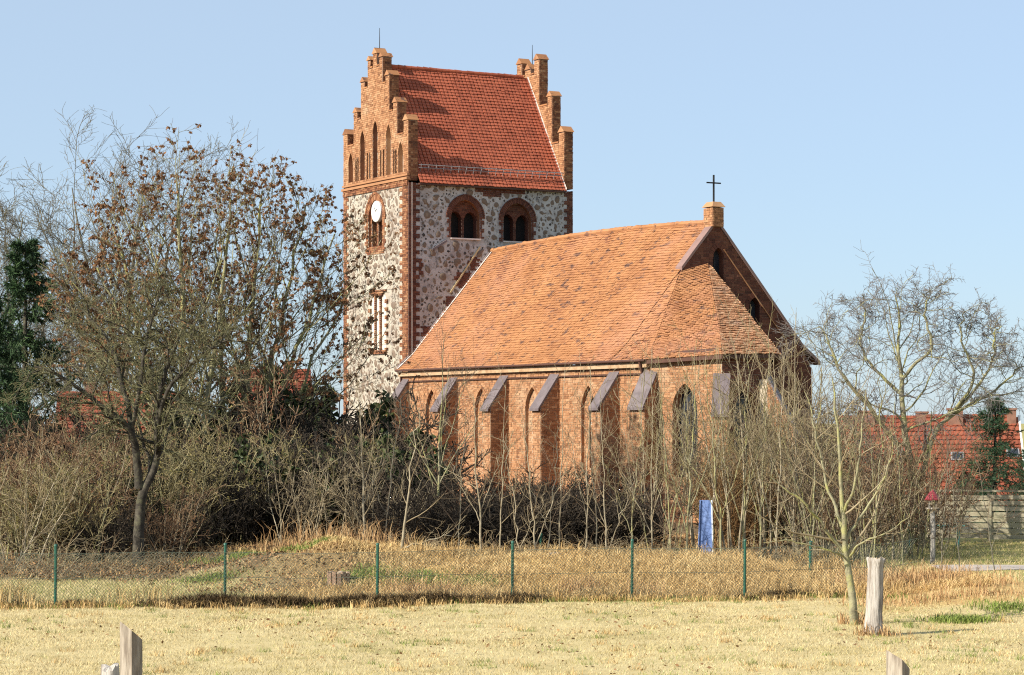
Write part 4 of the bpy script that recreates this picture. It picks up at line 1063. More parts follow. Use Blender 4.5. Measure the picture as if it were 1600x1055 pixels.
# --- shrubs: a few shapes, each copied
def shrub_proto(seed, h, stems, spread, mats, n1=7, n2=5, n3=0, rmin=.006, wig=.12, r0=.022, leaf=None, up=.05, t0=.15, ang=36, kw=None):
    rg = np.random.default_rng(seed)
    a = rg.random(stems) * 2 * PI; rr = np.sqrt(rg.random(stems)) * spread * .35
    S = np.stack([np.cos(a) * rr, np.sin(a) * rr, np.full(stems, -.05)], -1)
    out = np.stack([np.cos(a), np.sin(a), np.zeros(stems)], -1) * (rg.random((stems, 1)) * spread / h * 1.1)
    L = h * rg.uniform(.6, 1.08, stems)
    P = walk(rg, S, out + [0, 0, 1], L, 8, wig * .55, up * .6); R = (r0 * rg.uniform(.6, 1.3, stems))[:, None] * np.linspace(1, .25, 9)[None]
    a1 = children(rg, P, R, n1, t0, .97, (ang, 12), .42, .3, .55, 5, wig, up, 0, .5, rmin * 1.3)
    a2 = children(rg, a1[0], a1[1], n2, .15, 1, (40, 14), .45, .3, .6, 3, wig * 1.2, up, 0, .4, rmin)
    mb = MB(); add_tubes(mb, P, R, 4, 0); add_tubes(mb, a1[0], a1[1], 3, 0 if a1[1].mean() > .011 else 1); add_tubes(mb, a2[0], a2[1], 3, 1)
    lastP = a2[0]
    if n3:
        a3 = children(rg, a2[0], a2[1], n3, .1, 1, (42, 14), .5, .3, .7, 2, wig * 1.2, up, 0, .4, rmin * .9); add_tubes(mb, a3[0], a3[1], 3, 1); lastP = a3[0]
    if leaf: leaves_on(rg, mb, lastP, mi=2, **leaf)
    return mb.mesh('shrub', mats)
PRO = dict(
    red=[shrub_proto(101 + i, 3.0, 16, 2.4, ['bark_pale', 'twig_red', 'leaf_brown'], 8, 5, 1, .0095, wig=.15, ang=42, leaf=dict(n=2, size=.07, hang=.2, pick=.3)) for i in range(3)],
    ochre=[shrub_proto(111 + i, 3.0, 15, 2.3, ['bark_lichen', 'twig_ochre', 'leaf_lime'], 8, 5, 1, .0095, wig=.15, ang=42, leaf=dict(n=2, size=.06, hang=.1, pick=.4)) for i in range(3)],
    dark=[shrub_proto(121 + i, 2.2, 24, 2.2, ['twig_dark', 'twig_dark'], 8, 6, 2, .011, wig=.2, ang=46) for i in range(3)],
    grey=[shrub_proto(131 + i, 3.6, 11, 2.4, ['bark_pale', 'twig_pale'], 6, 4, 1, .009, wig=.16, ang=44, r0=.026) for i in range(3)],
    ivy=[shrub_proto(141, 2.2, 12, 1.6, ['twig_dark', 'twig_dark', 'leaf_dark'], 7, 5, 0, .006, leaf=dict(n=9, size=.16, hang=.1))],
    pole=[shrub_proto(151 + i, 6.0, 5, 1.0, ['bark_pale', 'twig_pale'], 7, 3, 0, .0085, wig=.075, r0=.034, up=.06, t0=.25, ang=30) for i in range(3)],
    whip=[shrub_proto(161 + i, 4.2, 9, 1.6, ['bark_lichen', 'twig_brown'], 6, 4, 0, .008, wig=.1, r0=.02, t0=.15, ang=32) for i in range(3)],
    rust=[shrub_proto(181 + i, 2.8, 26, 1.5, ['twig_rust', 'twig_rust'], 9, 6, 1, .0075, wig=.09, r0=.014, ang=26, up=.08) for i in range(2)],
    bramble=[shrub_proto(171 + i, 1.4, 26, 2.2, ['twig_red', 'twig_pale'], 5, 3, 0, .006, wig=.2, r0=.009, up=-.06) for i in range(2)])
cnt = {}
def shrub(kind, px, D, sc, name, label, cat='shrub', group=None):
    i = cnt.get(kind, 0); cnt[kind] = i + 1
    o = bpy.data.objects.new(name, PRO[kind][i % len(PRO[kind])]); COL.objects.link(o)
    p = at(px, D); o.location = (p[0], p[1], p[2] - .05); o.rotation_euler = (0, 0, i * 2.1 + px * .01)
    o.scale = (sc, sc, sc) if np.isscalar(sc) else sc
    return tag(o, label, cat, group)
def row(kind, name, group, cat, items):
    for px, D, sc, lab in items: shrub(kind, px, D, sc, name, lab, cat, group)
# dark backing of the left thicket, its inner shade painted as near-black twigs
row('dark', 'dark_shrub', 'tall dark shrubs at the back of the thicket', 'shrub', [
    (-10, 84, 1.9, 'tall dark shrub at the back of the thicket, cut by the left edge'),
    (40, 86, 1.9, 'tall dark shrub at the back of the thicket below the fir tip'),
    (88, 84, 1.8, 'tall dark shrub at the back of the thicket above the leftmost green fence post'),
    (135, 87, 2.0, 'tall dark shrub at the back of the thicket below the orange roof'),
    (185, 85, 1.9, 'tall dark shrub directly behind the fork of the crooked trunk'),
    (232, 88, 2.0, 'tall dark shrub just right of the crooked trunk'),
    (280, 84, 1.9, 'tall dark shrub at the back of the thicket behind the yellow green shrubs'),
    (325, 90, 2.2, 'tall dark shrub around the foot of the left brown leafed tree'),
    (372, 93, 2.2, 'tall dark shrub around the foot of the brown leafed tree beside the tower'),
    (418, 88, 2.1, 'tall dark shrub below the red roof left of the tower'),
    (462, 90, 2.5, 'tall dark shrub below the right gable end of the red roof left of the tower'),
    (505, 88, 2.5, 'tall dark shrub a little left of the tower, behind the pale arching twigs'),
    (548, 86, 2.3, 'tall dark shrub straight below the left edge of the tower'),
    (590, 84, 1.9, 'tall dark shrub below the narrow white slit windows of the tower')])
row('red', 'bare_shrub', 'reddish bare shrubs of the left thicket', 'shrub', [
    (5, 70, 1.25, 'reddish bare shrub cut by the left edge of the view'),
    (55, 68, 1.2, 'reddish bare shrub just left of the leftmost green fence post'),
    (112, 70, 1.25, 'reddish bare shrub just right of the leftmost green fence post'),
    (85, 77, 1.3, 'taller reddish bare shrub behind the one above the leftmost green post'),
    (20, 78, 1.3, 'taller reddish bare shrub in the second row at the left edge below the fir'),
    (150, 78, 1.3, 'taller reddish bare shrub in the second row left of the crooked trunk'),
    (258, 68, .7, 'low reddish shrub right of the foot of the crooked trunk'),
    (405, 84, 1.7, 'reddish brown shrub under the red roof between leafed tree and tower')])
row('ochre', 'bare_shrub', 'yellow green bare shrubs of the left thicket', 'shrub', [
    (30, 66, 1.0, 'yellowish bare shrub in the front row at the far left'),
    (135, 66, 1.0, 'yellowish bare shrub in the front row between the green post and the crooked trunk'),
    (190, 73, 1.2, 'yellowish bare shrub directly behind the crooked trunk'),
    (75, 65.5, .95, 'yellowish bare shrub just behind the leftmost green fence post'),
    (262, 73, 1.25, 'yellow green shrub right of the crooked trunk'),
    (300, 75, 1.3, 'yellow green shrub below the left brown leafed tree'),
    (245, 81, 1.6, 'tall yellow green shrub in the second row right of the crooked trunk'),
    (318, 82, 1.4, 'tall yellow green shrub in the second row below the brown leafed trees'),
    (360, 76, 1.0, 'thin yellowish shrub over the second green fence post'),
    (445, 77, 1.2, 'yellowish shrub with crossing twigs below the red roof left of the tower'),
    (505, 76, 1.15, 'yellowish shrub with crossing twigs left of the tower corner'),
    (560, 79, 1.2, 'yellowish shrub in front of the evergreen bush at the tower foot')])
shrub('grey', 8, 62.5, 1.0, 'bare_shrub', 'pale twiggy shrub leaning in from the left edge close behind the wire fence')
row('bramble', 'bramble', 'low brambles behind the wire fence', 'bramble', [
    (40, 60, (1.3, 1.3, 1.0), 'low tangle of dry brambles at the far left behind the wire fence'),
    (130, 61, (1.2, 1.2, .9), 'low tangle of dry brambles left of the foot of the crooked trunk'),
    (280, 63, (1.1, 1.1, .6), 'low tangle of dry brambles right of the foot of the crooked trunk')])
row('dark', 'dark_shrub', 'low dark shrubs of the thicket', 'shrub', [
    (90, 72, 1.1, 'low dark shrub deep behind the leftmost green fence post'),
    (30, 73, 1.1, 'low dark shrub deep in the thicket at the far left'),
    (160, 66.5, .8, 'low dark shrub hugging the left side of the crooked trunk'),
    (275, 70, .85, 'low dark shrub in the gap right of the crooked trunk'),
    (332, 79, 1.3, 'dark shrub below the left brown leafed tree'),
    (385, 77, 1.2, 'dark shrub right of the second green fence post'),
    (425, 75, 1.2, 'dark shrub on the mound below the red roof'),
    (475, 77, 1.5, 'dark shrub in the shade behind the orange reeds'),
    (525, 78, 1.7, 'darkest shrub close to the foot of the tower'),
    (575, 76, 1.5, 'dark shrub in front of the buttress nearest the tower'),
    (620, 74, 1.2, 'dark shrub behind the pale leaning sapling')])
row('ivy', 'ivy_bush', 'evergreen bushes at the tower foot', 'bush', [
    (578, 93, 1.75, 'dark evergreen bush against the sunny foot of the tower'), (437, 83, 1.45, 'rounded dark evergreen bush beneath the red roof left of the tower'),
    (520, 92, 2.1, 'dark evergreen bush just left of the tower corner'), (487, 97, 2.6, 'tall dull evergreen bush rising between the leafed tree and the tower'),
    (352, 89, 2.4, 'ivy climbing the stems of the brown leafed tree beside the tower'), (288, 87, 1.7, 'ivy at the foot of the left brown leafed tree')])
row('grey', 'bare_shrub', 'pale shrubs before the tower foot', 'shrub', [
    (455, 73, .9, 'pale shrub with arching twigs behind the left end of the orange reeds'),
    (542, 74, .9, 'pale shrub with arching twigs in front of the tower foot'),
    (600, 71, .75, 'pale shrub with arching twigs left of the leaning sapling')])
# dark hedge along the nave
nth = ['first', 'second', 'third', 'fourth', 'fifth']
row('dark', 'hedge_shrub', 'dark hedge along the foot of the nave', 'hedge', [
    (655, 72, (1.1, 1.1, 0.88), 'dark hedge shrub at the left end of the hedge along the nave'),
    (692, 70, (1.2, 1.2, 0.92), 'dark hedge shrub below the second buttress from the tower'),
    (730, 71, (1.2, 1.2, 0.97), 'dark hedge shrub between the second and third buttress from the tower'),
    (768, 70, (1.2, 1.2, 0.97), 'dark hedge shrub below the third buttress from the tower'),
    (806, 71, (1.2, 1.2, 0.97), 'dark hedge shrub between the third and fourth buttress from the tower'),
    (845, 70, (1.2, 1.2, 0.99), 'dark hedge shrub below the fourth buttress from the tower, behind the flat stone'),
    (884, 71, (1.2, 1.2, 0.97), 'dark hedge shrub just right of the fourth buttress from the tower'),
    (922, 70, (1.2, 1.2, 0.92), 'dark hedge shrub just left of the fifth buttress from the tower'),
    (958, 71, (1.1, 1.1, 0.88), 'dark hedge shrub below the fifth buttress from the tower'),
    (985, 73, .8, 'low dark shrub at the right end of the hedge along the nave'),
    (715, 76, 1.15, 'rear dark hedge shrub close to the nave right of the second buttress'),
    (790, 76, 1.15, 'rear dark hedge shrub close to the nave right of the third buttress'),
    (865, 77, 1.15, 'rear dark hedge shrub close to the nave at the fourth buttress'),
    (935, 77, 1.1, 'rear dark hedge shrub close to the nave at the fifth buttress')])
# pale saplings in front of the nave
def sapling(px, D, topy, lean, r, label, mats=('bark_pale', 'twig_pale'), forks=(), n1=10, seed=0, lr=.32, ang=40, group=None, rmin=.005, n2=4):
    rg = np.random.default_rng(seed + int(px)); p = at(px, D); h = gz(topy, D) - p[2]
    tr = [T([(0, 0, -.1), (lean * .25, 0, h * .3), (lean * .6, .1, h * .65), (lean, .1, h)], 14, r * .72, .006, rg, .045)]
    for t_, dx, hh in forks:
        i = int(t_ * 13); q = tr[0][0][i]; tr.append(T([q, q + [dx * .4, 0, hh * .4], q + [dx * .8, .1, hh * .75], q + [dx, .1, hh]], 14, tr[0][1][i] * .62, .005, rg, .05, 0))
    lv = [dict(n=n1, t0=.2, t1=.98, ang=(ang, 14), lr=lr, lrs=.4, rr=.48, K=6, wig=.12, up=.06, shape=.55, rmin=rmin * 1.3), dict(n=n2, t0=.2, t1=1, ang=(40, 14), lr=.44, lrs=.35, rr=.6, K=3, wig=.14, up=.05, shape=.4, rmin=rmin)]
    return make_tree('sapling', label, 'sapling', p, tr, lv, list(mats), sides=(6, 4, 3), group=group)
lt = ('bark_lichen', 'twig_ochre'); gt = ('bark_grey', 'twig_brown')
sapling(572, 66, 590, -.25, .06, 'pale sapling with crossing white branches in front of the tower foot', forks=((.5, -.9, 1.4), (.35, .9, 1.8)), n1=12)
sapling(600, 69, 620, .5, .035, 'thin dark sapling leaning right before the first buttress', mats=gt, forks=((.3, -.8, 2),))
sapling(628, 60, 640, .45, .06, 'whitish sapling leaning right in front of the second buttress', forks=((.10, 1.5, .45),), n1=8)
sapling(682, 74, 515, .25, .085, 'bushy topped bare tree covering the second buttress of the nave', mats=('bark_lichen', 'twig_brown'), forks=((.3, -.9, 3.4), (.4, .9, 3.2), (.45, .3, 3.3), (.35, 1.4, 2.6), (.35, -1.4, 2.4)), n1=14, lr=.34, n2=8)
sapling(716, 66, 640, .2, .03, 'thin sapling between the second and third buttress', mats=gt, n1=12)
sapling(752, 62, 610, -.25, .05, 'pale slim sapling in front of the third buttress', forks=((.35, .7, 1.9), (.3, -.8, 1.6)))
sapling(782, 64, 600, .1, .035, 'straight thin sapling just right of the third buttress')
sapling(812, 63, 690, -.4, .035, 'short pale sapling with a low fork between the third and fourth buttress', forks=((.2, .7, 1.5),))
sapling(838, 62, 640, -.35, .042, 'pale sapling leaning left in front of the fourth buttress', forks=((.2, .9, 2.2),))
sapling(856, 64, 660, .3, .028, 'short dark sapling behind the flat stone', mats=gt, forks=((.3, -.6, 1.5),))
sapling(872, 65, 560, .2, .036, 'tall whip like sapling at the fourth buttress')
sapling(915, 63, 570, .15, .038, 'tall thin sapling between the fourth and fifth buttress', forks=((.3, -.5, 2.4),))
sapling(935, 65, 620, -.3, .03, 'dark twiggy sapling left of the fifth buttress', mats=gt, n1=13)
sapling(950, 64, 610, -.25, .04, 'pale sapling in front of the fifth buttress', forks=((.15, .8, 2.4), (.3, -.7, 1.8)))
sapling(985, 66, 585, .4, .038, 'greenish sapling between the fifth buttress and the slanting one at the downpipe', mats=lt, forks=((.2, -.9, 2.4),), n1=12)
sapling(1018, 66, 540, .05, .042, 'straight sapling rising past the gutter at the dark downpipe', forks=((.2, -1.2, 2.5), (.25, .9, 2.6)))
sapling(1048, 68, 560, -.3, .04, 'greenish sapling at the left jamb of the wide apse window', mats=lt, forks=((.2, -.8, 2.8), (.3, .8, 2.6)), n1=12, n2=5)
sapling(1072, 65, 535, .35, .056, 'thick yellowish sapling before the wide apse window', mats=lt, forks=((.25, 1.2, 3.4), (.2, -.8, 3.0), (.4, -.2, 3.0)), n1=13, n2=5)
sapling(1130, 64, 560, -.5, .045, 'sapling with drawn up branches right of the blue board', mats=lt, forks=((.25, -1.3, 2.8), (.3, .8, 2.8)), n1=12)
sapling(1160, 66, 530, .2, .045, 'tall yellowish sapling before the corner buttress of the apse', mats=lt, forks=((.2, -.9, 3.4), (.3, .7, 3.2)), n1=13, n2=5)
sapling(1186, 68, 500, .35, .05, 'tallest yellowish sapling below the right end of the apse eaves', mats=lt, forks=((.2, -.8, 3.6), (.25, 1.1, 3.6)), n1=13, n2=5)
sapling(1213, 65, 540, .2, .045, 'pale sapling in front of the sunlit corner buttress at the east end', forks=((.2, -.9, 3.2), (.3, 1.0, 3.0)), n1=13, n2=5)
sapling(1240, 67, 490, .1, .045, 'tall pale sapling right of the sunlit corner buttress', forks=((.2, -.9, 3.4), (.3, .8, 3.0)), n1=13)
sapling(1268, 65, 560, .3, .042, 'yellowish sapling left of the young tree, before the north end of the gable', mats=lt, forks=((.2, -.9, 3.2), (.3, .9, 2.8)), n1=13, n2=5)
# thicket at the east end
gp_ = 'pole saplings of the thicket at the east end of the church'
row('pole', 'pole_sapling', gp_, 'sapling', [
    (1003, 71, .85, 'clump of slender poles before the slanting buttress at the downpipe'),
    (1092, 69, .85, 'clump of slender poles just left of the blue board'),
    (1152, 68, .95, 'clump of slender poles below the corner of the apse'),
    (1205, 69, .98, 'clump of slender poles left of the sunlit corner buttress'),
    (1260, 69, .95, 'clump of slender poles behind the single green post right of the mound'),
    (1286, 71, .95, 'clump of slender poles close left of the young tree')])
row('whip', 'whip_shrub', 'yellowish whips at the east end of the church', 'shrub', [
    (1035, 69, .95, 'yellowish whippy shrub below the wide apse window'), (1112, 74, 1.1, 'yellowish whippy shrub behind the blue board'),
    (1170, 73, 1.15, 'yellowish whippy shrub at the foot of the shaded apse wall'),
   
    (1255, 74, 1.3, 'yellowish whippy shrub below the lower end of the gable slope'), (1282, 67, 1.1, 'yellowish whippy shrub left of the young tree'),
    (1300, 72, 1.2, 'yellowish whippy shrub straight behind the young tree')])
row('ochre', 'bare_shrub', 'dense brown brush at the east end', 'shrub', [
    (1240, 78, 1.5, 'dense brownish brush at the lower end of the east gable'), (1285, 77, 1.35, 'dense brownish brush left of the spreading tree')])
row('dark', 'dark_shrub', 'dark shrubs at the east end', 'shrub', [
    (1170, 80, 1.3, 'dark shrub in the shadow of the apse'), (1225, 81, 1.6, 'dark shrub in the shadow of the east gable'), (1275, 80, 1.3, 'dark shrub just right of the church')])
for px, D, sc, k, lab in (
    (1318, 68, 1.1, 'red', 'brown brushwood right behind the young tree'), (1345, 70, 1.2, 'whip', 'upright whippy brush between the young tree and the grey stump'),
    (1375, 68, 1.1, 'grey', 'pale brushwood above the grey stump'), (1400, 71, 1.15, 'red', 'brown brushwood around the trunk of the spreading tree, left side'),
    (1425, 69, 1.0, 'whip', 'upright whippy brush left of the bird feeder'), (1330, 73, 1.3, 'grey', 'pale tall brushwood left of the spreading tree'),
    (1478, 70, .8, 'whip', 'low whippy brush right of the bird feeder'), (1388, 74, 1.25, 'whip', 'tall whippy brush in front of the left end of the board fence'),
    (1352, 65, .8, 'whip', 'low whippy brush just left of the grey stump'), (1440, 74, 1.05, 'red', 'brown brushwood at the foot of the spreading tree')):
    shrub(k, px, D, sc, 'bare_shrub', lab, group='brown brushwood before the red roofs')
sapling(1365, 62, 560, .3, .032, 'thin sapling with bare upright twigs right of the young tree', mats=lt, forks=((.3, -.6, 2),))
sapling(1412, 66, 600, -.3, .03, 'thin sapling in front of the spreading tree trunk', mats=lt, forks=((.3, .6, 2.2),))
sapling(1470, 62, 680, .25, .025, 'thin sapling just right of the red capped bird feeder', mats=gt, forks=((.2, .4, 1.6),))
sapling(1500, 63, 690, -.3, .022, 'thin sapling crossing the middle of the board fence', mats=gt)
sapling(1555, 62, 700, -.5, .024, 'thin leaning sapling in front of the board fence near the right edge', mats=gt, forks=((.3, .5, 1.4),))

row('ivy', 'ivy_bush', 'evergreen bushes of the thicket', 'bush', [
    (410, 79, 1.1, 'low evergreen bush at the back of the mound below the red roof'), (468, 82, 1.5, 'evergreen bush between the red roof and the tower, in the middle of the thicket'),
    (548, 82, 1.5, 'evergreen bush just in front of the left tower edge'), (610, 82, 1.0, 'low evergreen bush at the buttress nearest the tower')])

row('dark', 'dark_shrub', 'dark undergrowth of the left thicket', 'shrub', [
    (60, 71, 1.0, 'dark undergrowth shrub between the reddish shrubs at the far left'), (125, 73, 1.15, 'dark undergrowth shrub midway between the leftmost post and the crooked trunk'),
    (200, 76, 1.4, 'dark undergrowth shrub seen through the fork of the crooked trunk'), (240, 75, 1.2, 'dark undergrowth shrub behind the right arm of the crooked trunk'),
    (305, 79, 1.5, 'dark undergrowth shrub behind the yellow green shrubs'), (355, 80, 1.5, 'dark undergrowth shrub between the stems of the brown leafed trees'),
    (450, 79, 1.6, 'dark undergrowth shrub below the red roof, behind the yellowish twigs')])

row('rust', 'rusty_shrub', 'rust brown shrubs by the blue board', 'shrub', [
    (1135, 73, 1.05, 'dense rust brown shrub just right of the blue board'), (1175, 75, 1.1, 'dense rust brown shrub a little further right of the blue board'),
    (1345, 75, 1.0, 'dense rust brown shrub behind the young tree'), (95, 67, .75, 'low rust brown shrub behind the leftmost green fence post')])
row('bramble', 'bramble', 'low brambles along the crest of the mound', 'bramble', [
    (655, 61.5, (1.0, 1.0, .6), 'low tangle of brambles at the foot of the leaning whitish sapling'), (725, 64, (1.1, 1.1, .7), 'low tangle of brambles left of the third buttress sapling'),
    (800, 65, (1.1, 1.1, .7), 'low tangle of brambles at the foot of the hedge, left of the flat stone'), (900, 64, (1.1, 1.1, .75), 'low tangle of brambles at the foot of the hedge, right of the flat stone'),
    (965, 66, (1.2, 1.2, .8), 'low tangle of brambles at the right end of the hedge'), (1050, 66, (1.1, 1.1, .7), 'low tangle of brambles left of the blue board'),
    (1215, 65, (1.2, 1.2, .8), 'low tangle of brambles below the sunlit corner buttress')])

row('ivy', 'ivy_bush', 'dark green bushes in the middle of the thicket', 'bush', [
    (432, 78, 1.25, 'dark green bush right above the crest, left of the middle of the thicket'), (497, 77, 1.35, 'dark green bush just behind the orange reeds'),
    (556, 76.5, 1.15, 'dark green bush behind the pale sapling at the tower foot'), (595, 80, 1.5, 'dark green bush hiding the foot of the buttress nearest the tower'),
    (245, 78, 1.2, 'dark green bush right of the crooked trunk'), (150, 74, 1.0, 'dark green bush left of the crooked trunk')])
# ---------------------------------------------------------------- wire fence
M('post_green', [(.012, .075, .05), (.02, .105, .07)], scale=3, rough=.45, spec=.4, stain=((.10, .10, .07), 5, .6, .75, .6))
M('wire_green', [(.10, .12, .09), (.15, .17, .13)], scale=3, rough=.5)
x0, y0 = fence_xy[0]
fence = thing('wire_fence', 'low chain link fence on dark green steel posts across the meadow', 'fence', (0, 52, 0))
def to(parent, P): return np.asarray(P) - np.array(parent.location)
ends = [(-13.6, 50.7)] + fence_xy
PHT = 1.32
for x, y in ends[0:]:
    z = float(H(x, y)); mb = MB(); add_tubes(mb, np.array([to(fence, [(x, y, z - .3), (x + .01, y, z + .6), (x + .015, y, z + PHT)])]), np.full((1, 3), .032), 8, 0)
    add_tubes(mb, np.array([to(fence, [(x + .015, y, z + PHT - .005), (x + .015, y, z + PHT + .035), (x + .015, y, z + PHT + .05)])]), np.array([[.038, .036, .006]]), 8, 0)
    mb.build('fence_post', 'post_green', fence)
wm = MB(); path_ = np.array(ends + [(9.5, 55.2)]); seg = np.linalg.norm(np.diff(path_, axis=0), axis=1); cs = np.concatenate([[0], np.cumsum(seg)])
def along(s): return np.stack([np.interp(s, cs, path_[:, 0]), np.interp(s, cs, path_[:, 1])], -1)
HM = 1.12; pit = .075; ss = np.arange(-HM, cs[-1], pit); lines = []
for sg in (1, -1):
    s_a = ss if sg > 0 else ss + HM; s_b = s_a + sg * HM
    t = np.linspace(0, 1, 4)[None]
    S_ = s_a[:, None] + (s_b - s_a)[:, None] * t
    Z = .04 + HM * t + 0 * S_
    xy = along(S_.clip(0, cs[-1])); z = H(xy[..., 0], xy[..., 1]) + Z
    ok = (S_.min(1) > 0) & (S_.max(1) < cs[-1]); lines.append(np.concatenate([xy, z[..., None]], -1)[ok] + [0, -.035, 0])
Pw = np.concatenate(lines); add_tubes(wm, Pw - np.array(fence.location), np.full(Pw.shape[:2], .0035), 3)
for hz in (.06, .62, 1.16):
    s_ = np.linspace(0, cs[-1], 60); xy = along(s_); z = H(xy[:, 0], xy[:, 1]) + hz; Pl = np.concatenate([xy, z[:, None]], -1)[None] + [0, -.035, 0]
    add_tubes(wm, Pl - np.array(fence.location), np.full((1, 60), .005), 3)
wm.build('wire_mesh', 'wire_green', fence, kind='stuff')
for px, D, top, lab in ((1266, 62, 848, 'single dark green steel post behind the young tree'), (909, 70, 832, 'distant dark green post in front of the dark hedge'), (845, 69, 836, 'short green post behind the mound below the fourth buttress')):
    x, y, z = at(px, D); h = gz(top, D) - z; mb = MB(); add_tubes(mb, np.array([[(0, 0, -.3), (0, 0, h * .5), (.01, 0, h)]]), np.full((1, 3), .04), 8); add_tubes(mb, np.array([[(.01, 0, h - .005), (.01, 0, h + .04), (.01, 0, h + .05)]]), np.array([[.046, .044, .008]]), 8)
    tag(mb.build('steel_post', 'post_green', loc=(x, y, z)), lab, 'post')

# ---------------------------------------------------------------- stumps and posts
M('weathered_wood', [(.09, .075, .06), (.30, .255, .205), (.46, .405, .34)], scale=6, detail=7, bump=.8, bscale=16, stretch=(3.2, 3.2, .35), coord='obj', stain=((.14, .10, .075), 2.5, .54, .66, .7, (2, 2, .4)))
M('weathered_pale', [(.17, .145, .125), (.36, .325, .29), (.47, .44, .41)], scale=6, detail=7, bump=.8, bscale=16, stretch=(3.2, 3.2, .35), coord='obj', stain=((.17, .13, .10), 2.2, .52, .64, .75, (2, 2, .45)))
M('cut_wood', [(.30, .22, .14), (.46, .36, .25)], scale=9, bump=.5, coord='obj')
def log_mesh(mb, h, prof, n=18, seed=0, cup=.02, mi=0, mt=1, knob=0):
    rg = np.random.default_rng(seed); a = np.arange(n) * 2 * PI / n; K = len(prof); rows = []
    base = 1 + .08 * np.sin(3 * a + rg.random() * 6) + .05 * np.sin(5 * a + 1) + rg.normal(0, .05, n) - .16 * (rg.random(n) < .22)
    for k, (t, r, dx) in enumerate(prof):
        rr = r * (base + rg.normal(0, .012, n)); rows.append(np.stack([np.cos(a) * rr + dx, np.sin(a) * rr, np.full(n, t * h) + (rg.normal(0, .02, n) if k == K - 1 else 0)], -1))
    V = np.concatenate(rows); i = np.arange(n); j = (i + 1) % n
    F = np.concatenate([np.stack([k * n + i, k * n + j, (k + 1) * n + j, (k + 1) * n + i], -1) for k in range(K - 1)])
    mb.add(V, F, mi, True)
    c = rows[-1].mean(0) - [0, 0, cup]; inn = rows[-1] * .55 + c * .45 - [0, 0, cup * .5]
    W = np.concatenate([rows[-1] , inn, [c]]); mb.add(W, np.stack([i, j, j + n, i + n], -1), mt); mb.f.append((np.stack([i + n, j + n, np.full(n, 2 * n)], -1) + mb.n - len(W), mt, False))
mb = MB(); log_mesh(mb, 1.45, [(-.05, .20, .0), (.08, .17, -.01), (.3, .150, 0), (.5, .155, .01), (.7, .145, .015), (.86, .14, .02), (.94, .155, .02), (.99, .175, .025), (1.0, .165, .025)], 40, 3)
st_o = mb.build('stump', ['weathered_pale', 'cut_wood'], loc=at(1366, 44.6))
st_o.rotation_euler = (0, math.radians(1.5), .6); tag(st_o, 'tall grey weathered tree stump in the meadow beside the young tree', 'stump')
rt = thing('cut_stump', 'small low cut stump with split bark in the grass behind the wire fence', 'stump', at(529, 56.0), 0)
mb = MB(); log_mesh(mb, .30, [(-.1, .27, 0), (.4, .24, 0), (1.0, .235, 0)], 16, 5); mb.build('core', ['bark_dark', 'cut_wood'], rt)
mb = MB()
for k in range(13):
    a_ = k * 2 * PI / 13; add_box(mb, (.235 * math.cos(a_), .235 * math.sin(a_), .14 + .02 * math.sin(k * 3)), (.03, .05, .17), 0, np.array([[math.cos(a_), math.sin(a_), .1], [-math.sin(a_), math.cos(a_), 0], [0, 0, 1]]))
M('bark_split', [(.14, .08, .05), (.30, .20, .14), (.44, .35, .28)], scale=4, island=.7, noise=.4, bump=.5)
mb.build('bark', 'bark_split', rt)
def wood_post(px, D, top, w, dpt, rz, label, slant, mat='weathered_wood'):
    x, y, z = at(px, D); h = gz(top, D) - z; mb = MB()
    K = 7; V = []; rg = np.random.default_rng(int(px))
    for k in range(K):
        t = k / (K - 1)
        for sx, sy in ((-1, -1), (-.2, -1.04), (1, -1), (1.03, .1), (1, 1), (-1, 1), (-1.02, .2)):
            V.append((sx * w / 2 + rg.normal(0, .002), sy * dpt / 2 + rg.normal(0, .002), t * h - (.25 if k == 0 else 0) + (slant * -sx - .035 * (sy + 1) if k == K - 1 else 0)))
    n = 7; F = [[k * n + i, k * n + (i + 1) % n, (k + 1) * n + (i + 1) % n, (k + 1) * n + i] for k in range(K - 1) for i in range(n)]
    mb.add(V, np.array(F)); mb.f.append((np.array([[(K - 1) * n + i for i in range(n)]]), 0, False))
    o = mb.build('wooden_post', mat, loc=(x, y, z)); o.rotation_euler = (0, 0, rz); return tag(o, label, 'post')
wood_post(205, 16.2, 977, .115, .10, math.radians(-36), 'grey weathered square wooden post with a slanted top, low at the left front', .03)
wood_post(1403, 16.0, 1022, .12, .11, math.radians(-36), 'weathered wooden post top peeking in at the bottom right', .03)
mb = MB(); x, y, z = at(172, 15.6); h = gz(1047, 15.6) - z
log_mesh(mb, h, [(-.05, .085, 0), (.5, .075, 0), (.9, .07, 0), (1.0, .06, 0)], 16, 9, cup=-.015)
o = mb.build('round_post', ['weathered_pale', 'weathered_pale'], loc=(x, y, z)); tag(o, 'rounded pale top of a wooden post at the bottom edge beside the square post', 'post')
M('field_boulder', [(.14, .12, .105), (.26, .23, .21)], scale=5, bump=.5)
mb = MB()
n = 14; a = np.arange(n) * 2 * PI / n; rg = np.random.default_rng(4); rws = []
for zz, r in ((-.05, .8), (.06, 1.0), (.13, .85), (.17, .45)): rws.append(np.stack([np.cos(a) * r * .42 * (1 + .08 * rg.normal(size=n)), np.sin(a) * r * .3, np.full(n, zz) + .01 * rg.normal(size=n)], -1))
i = np.arange(n); j = (i + 1) % n
for k in range(3): mb.add(np.concatenate([rws[k], rws[k + 1]]), np.stack([i, j, j + n, i + n], -1), 0, True)
mb.add(rws[3], np.arange(n)[None], 0, True)
tag(mb.build('boulder', 'field_boulder', loc=at(872, 60.5)), 'flat pale grey stone lying on the mound crest below the fourth buttress', 'stone')

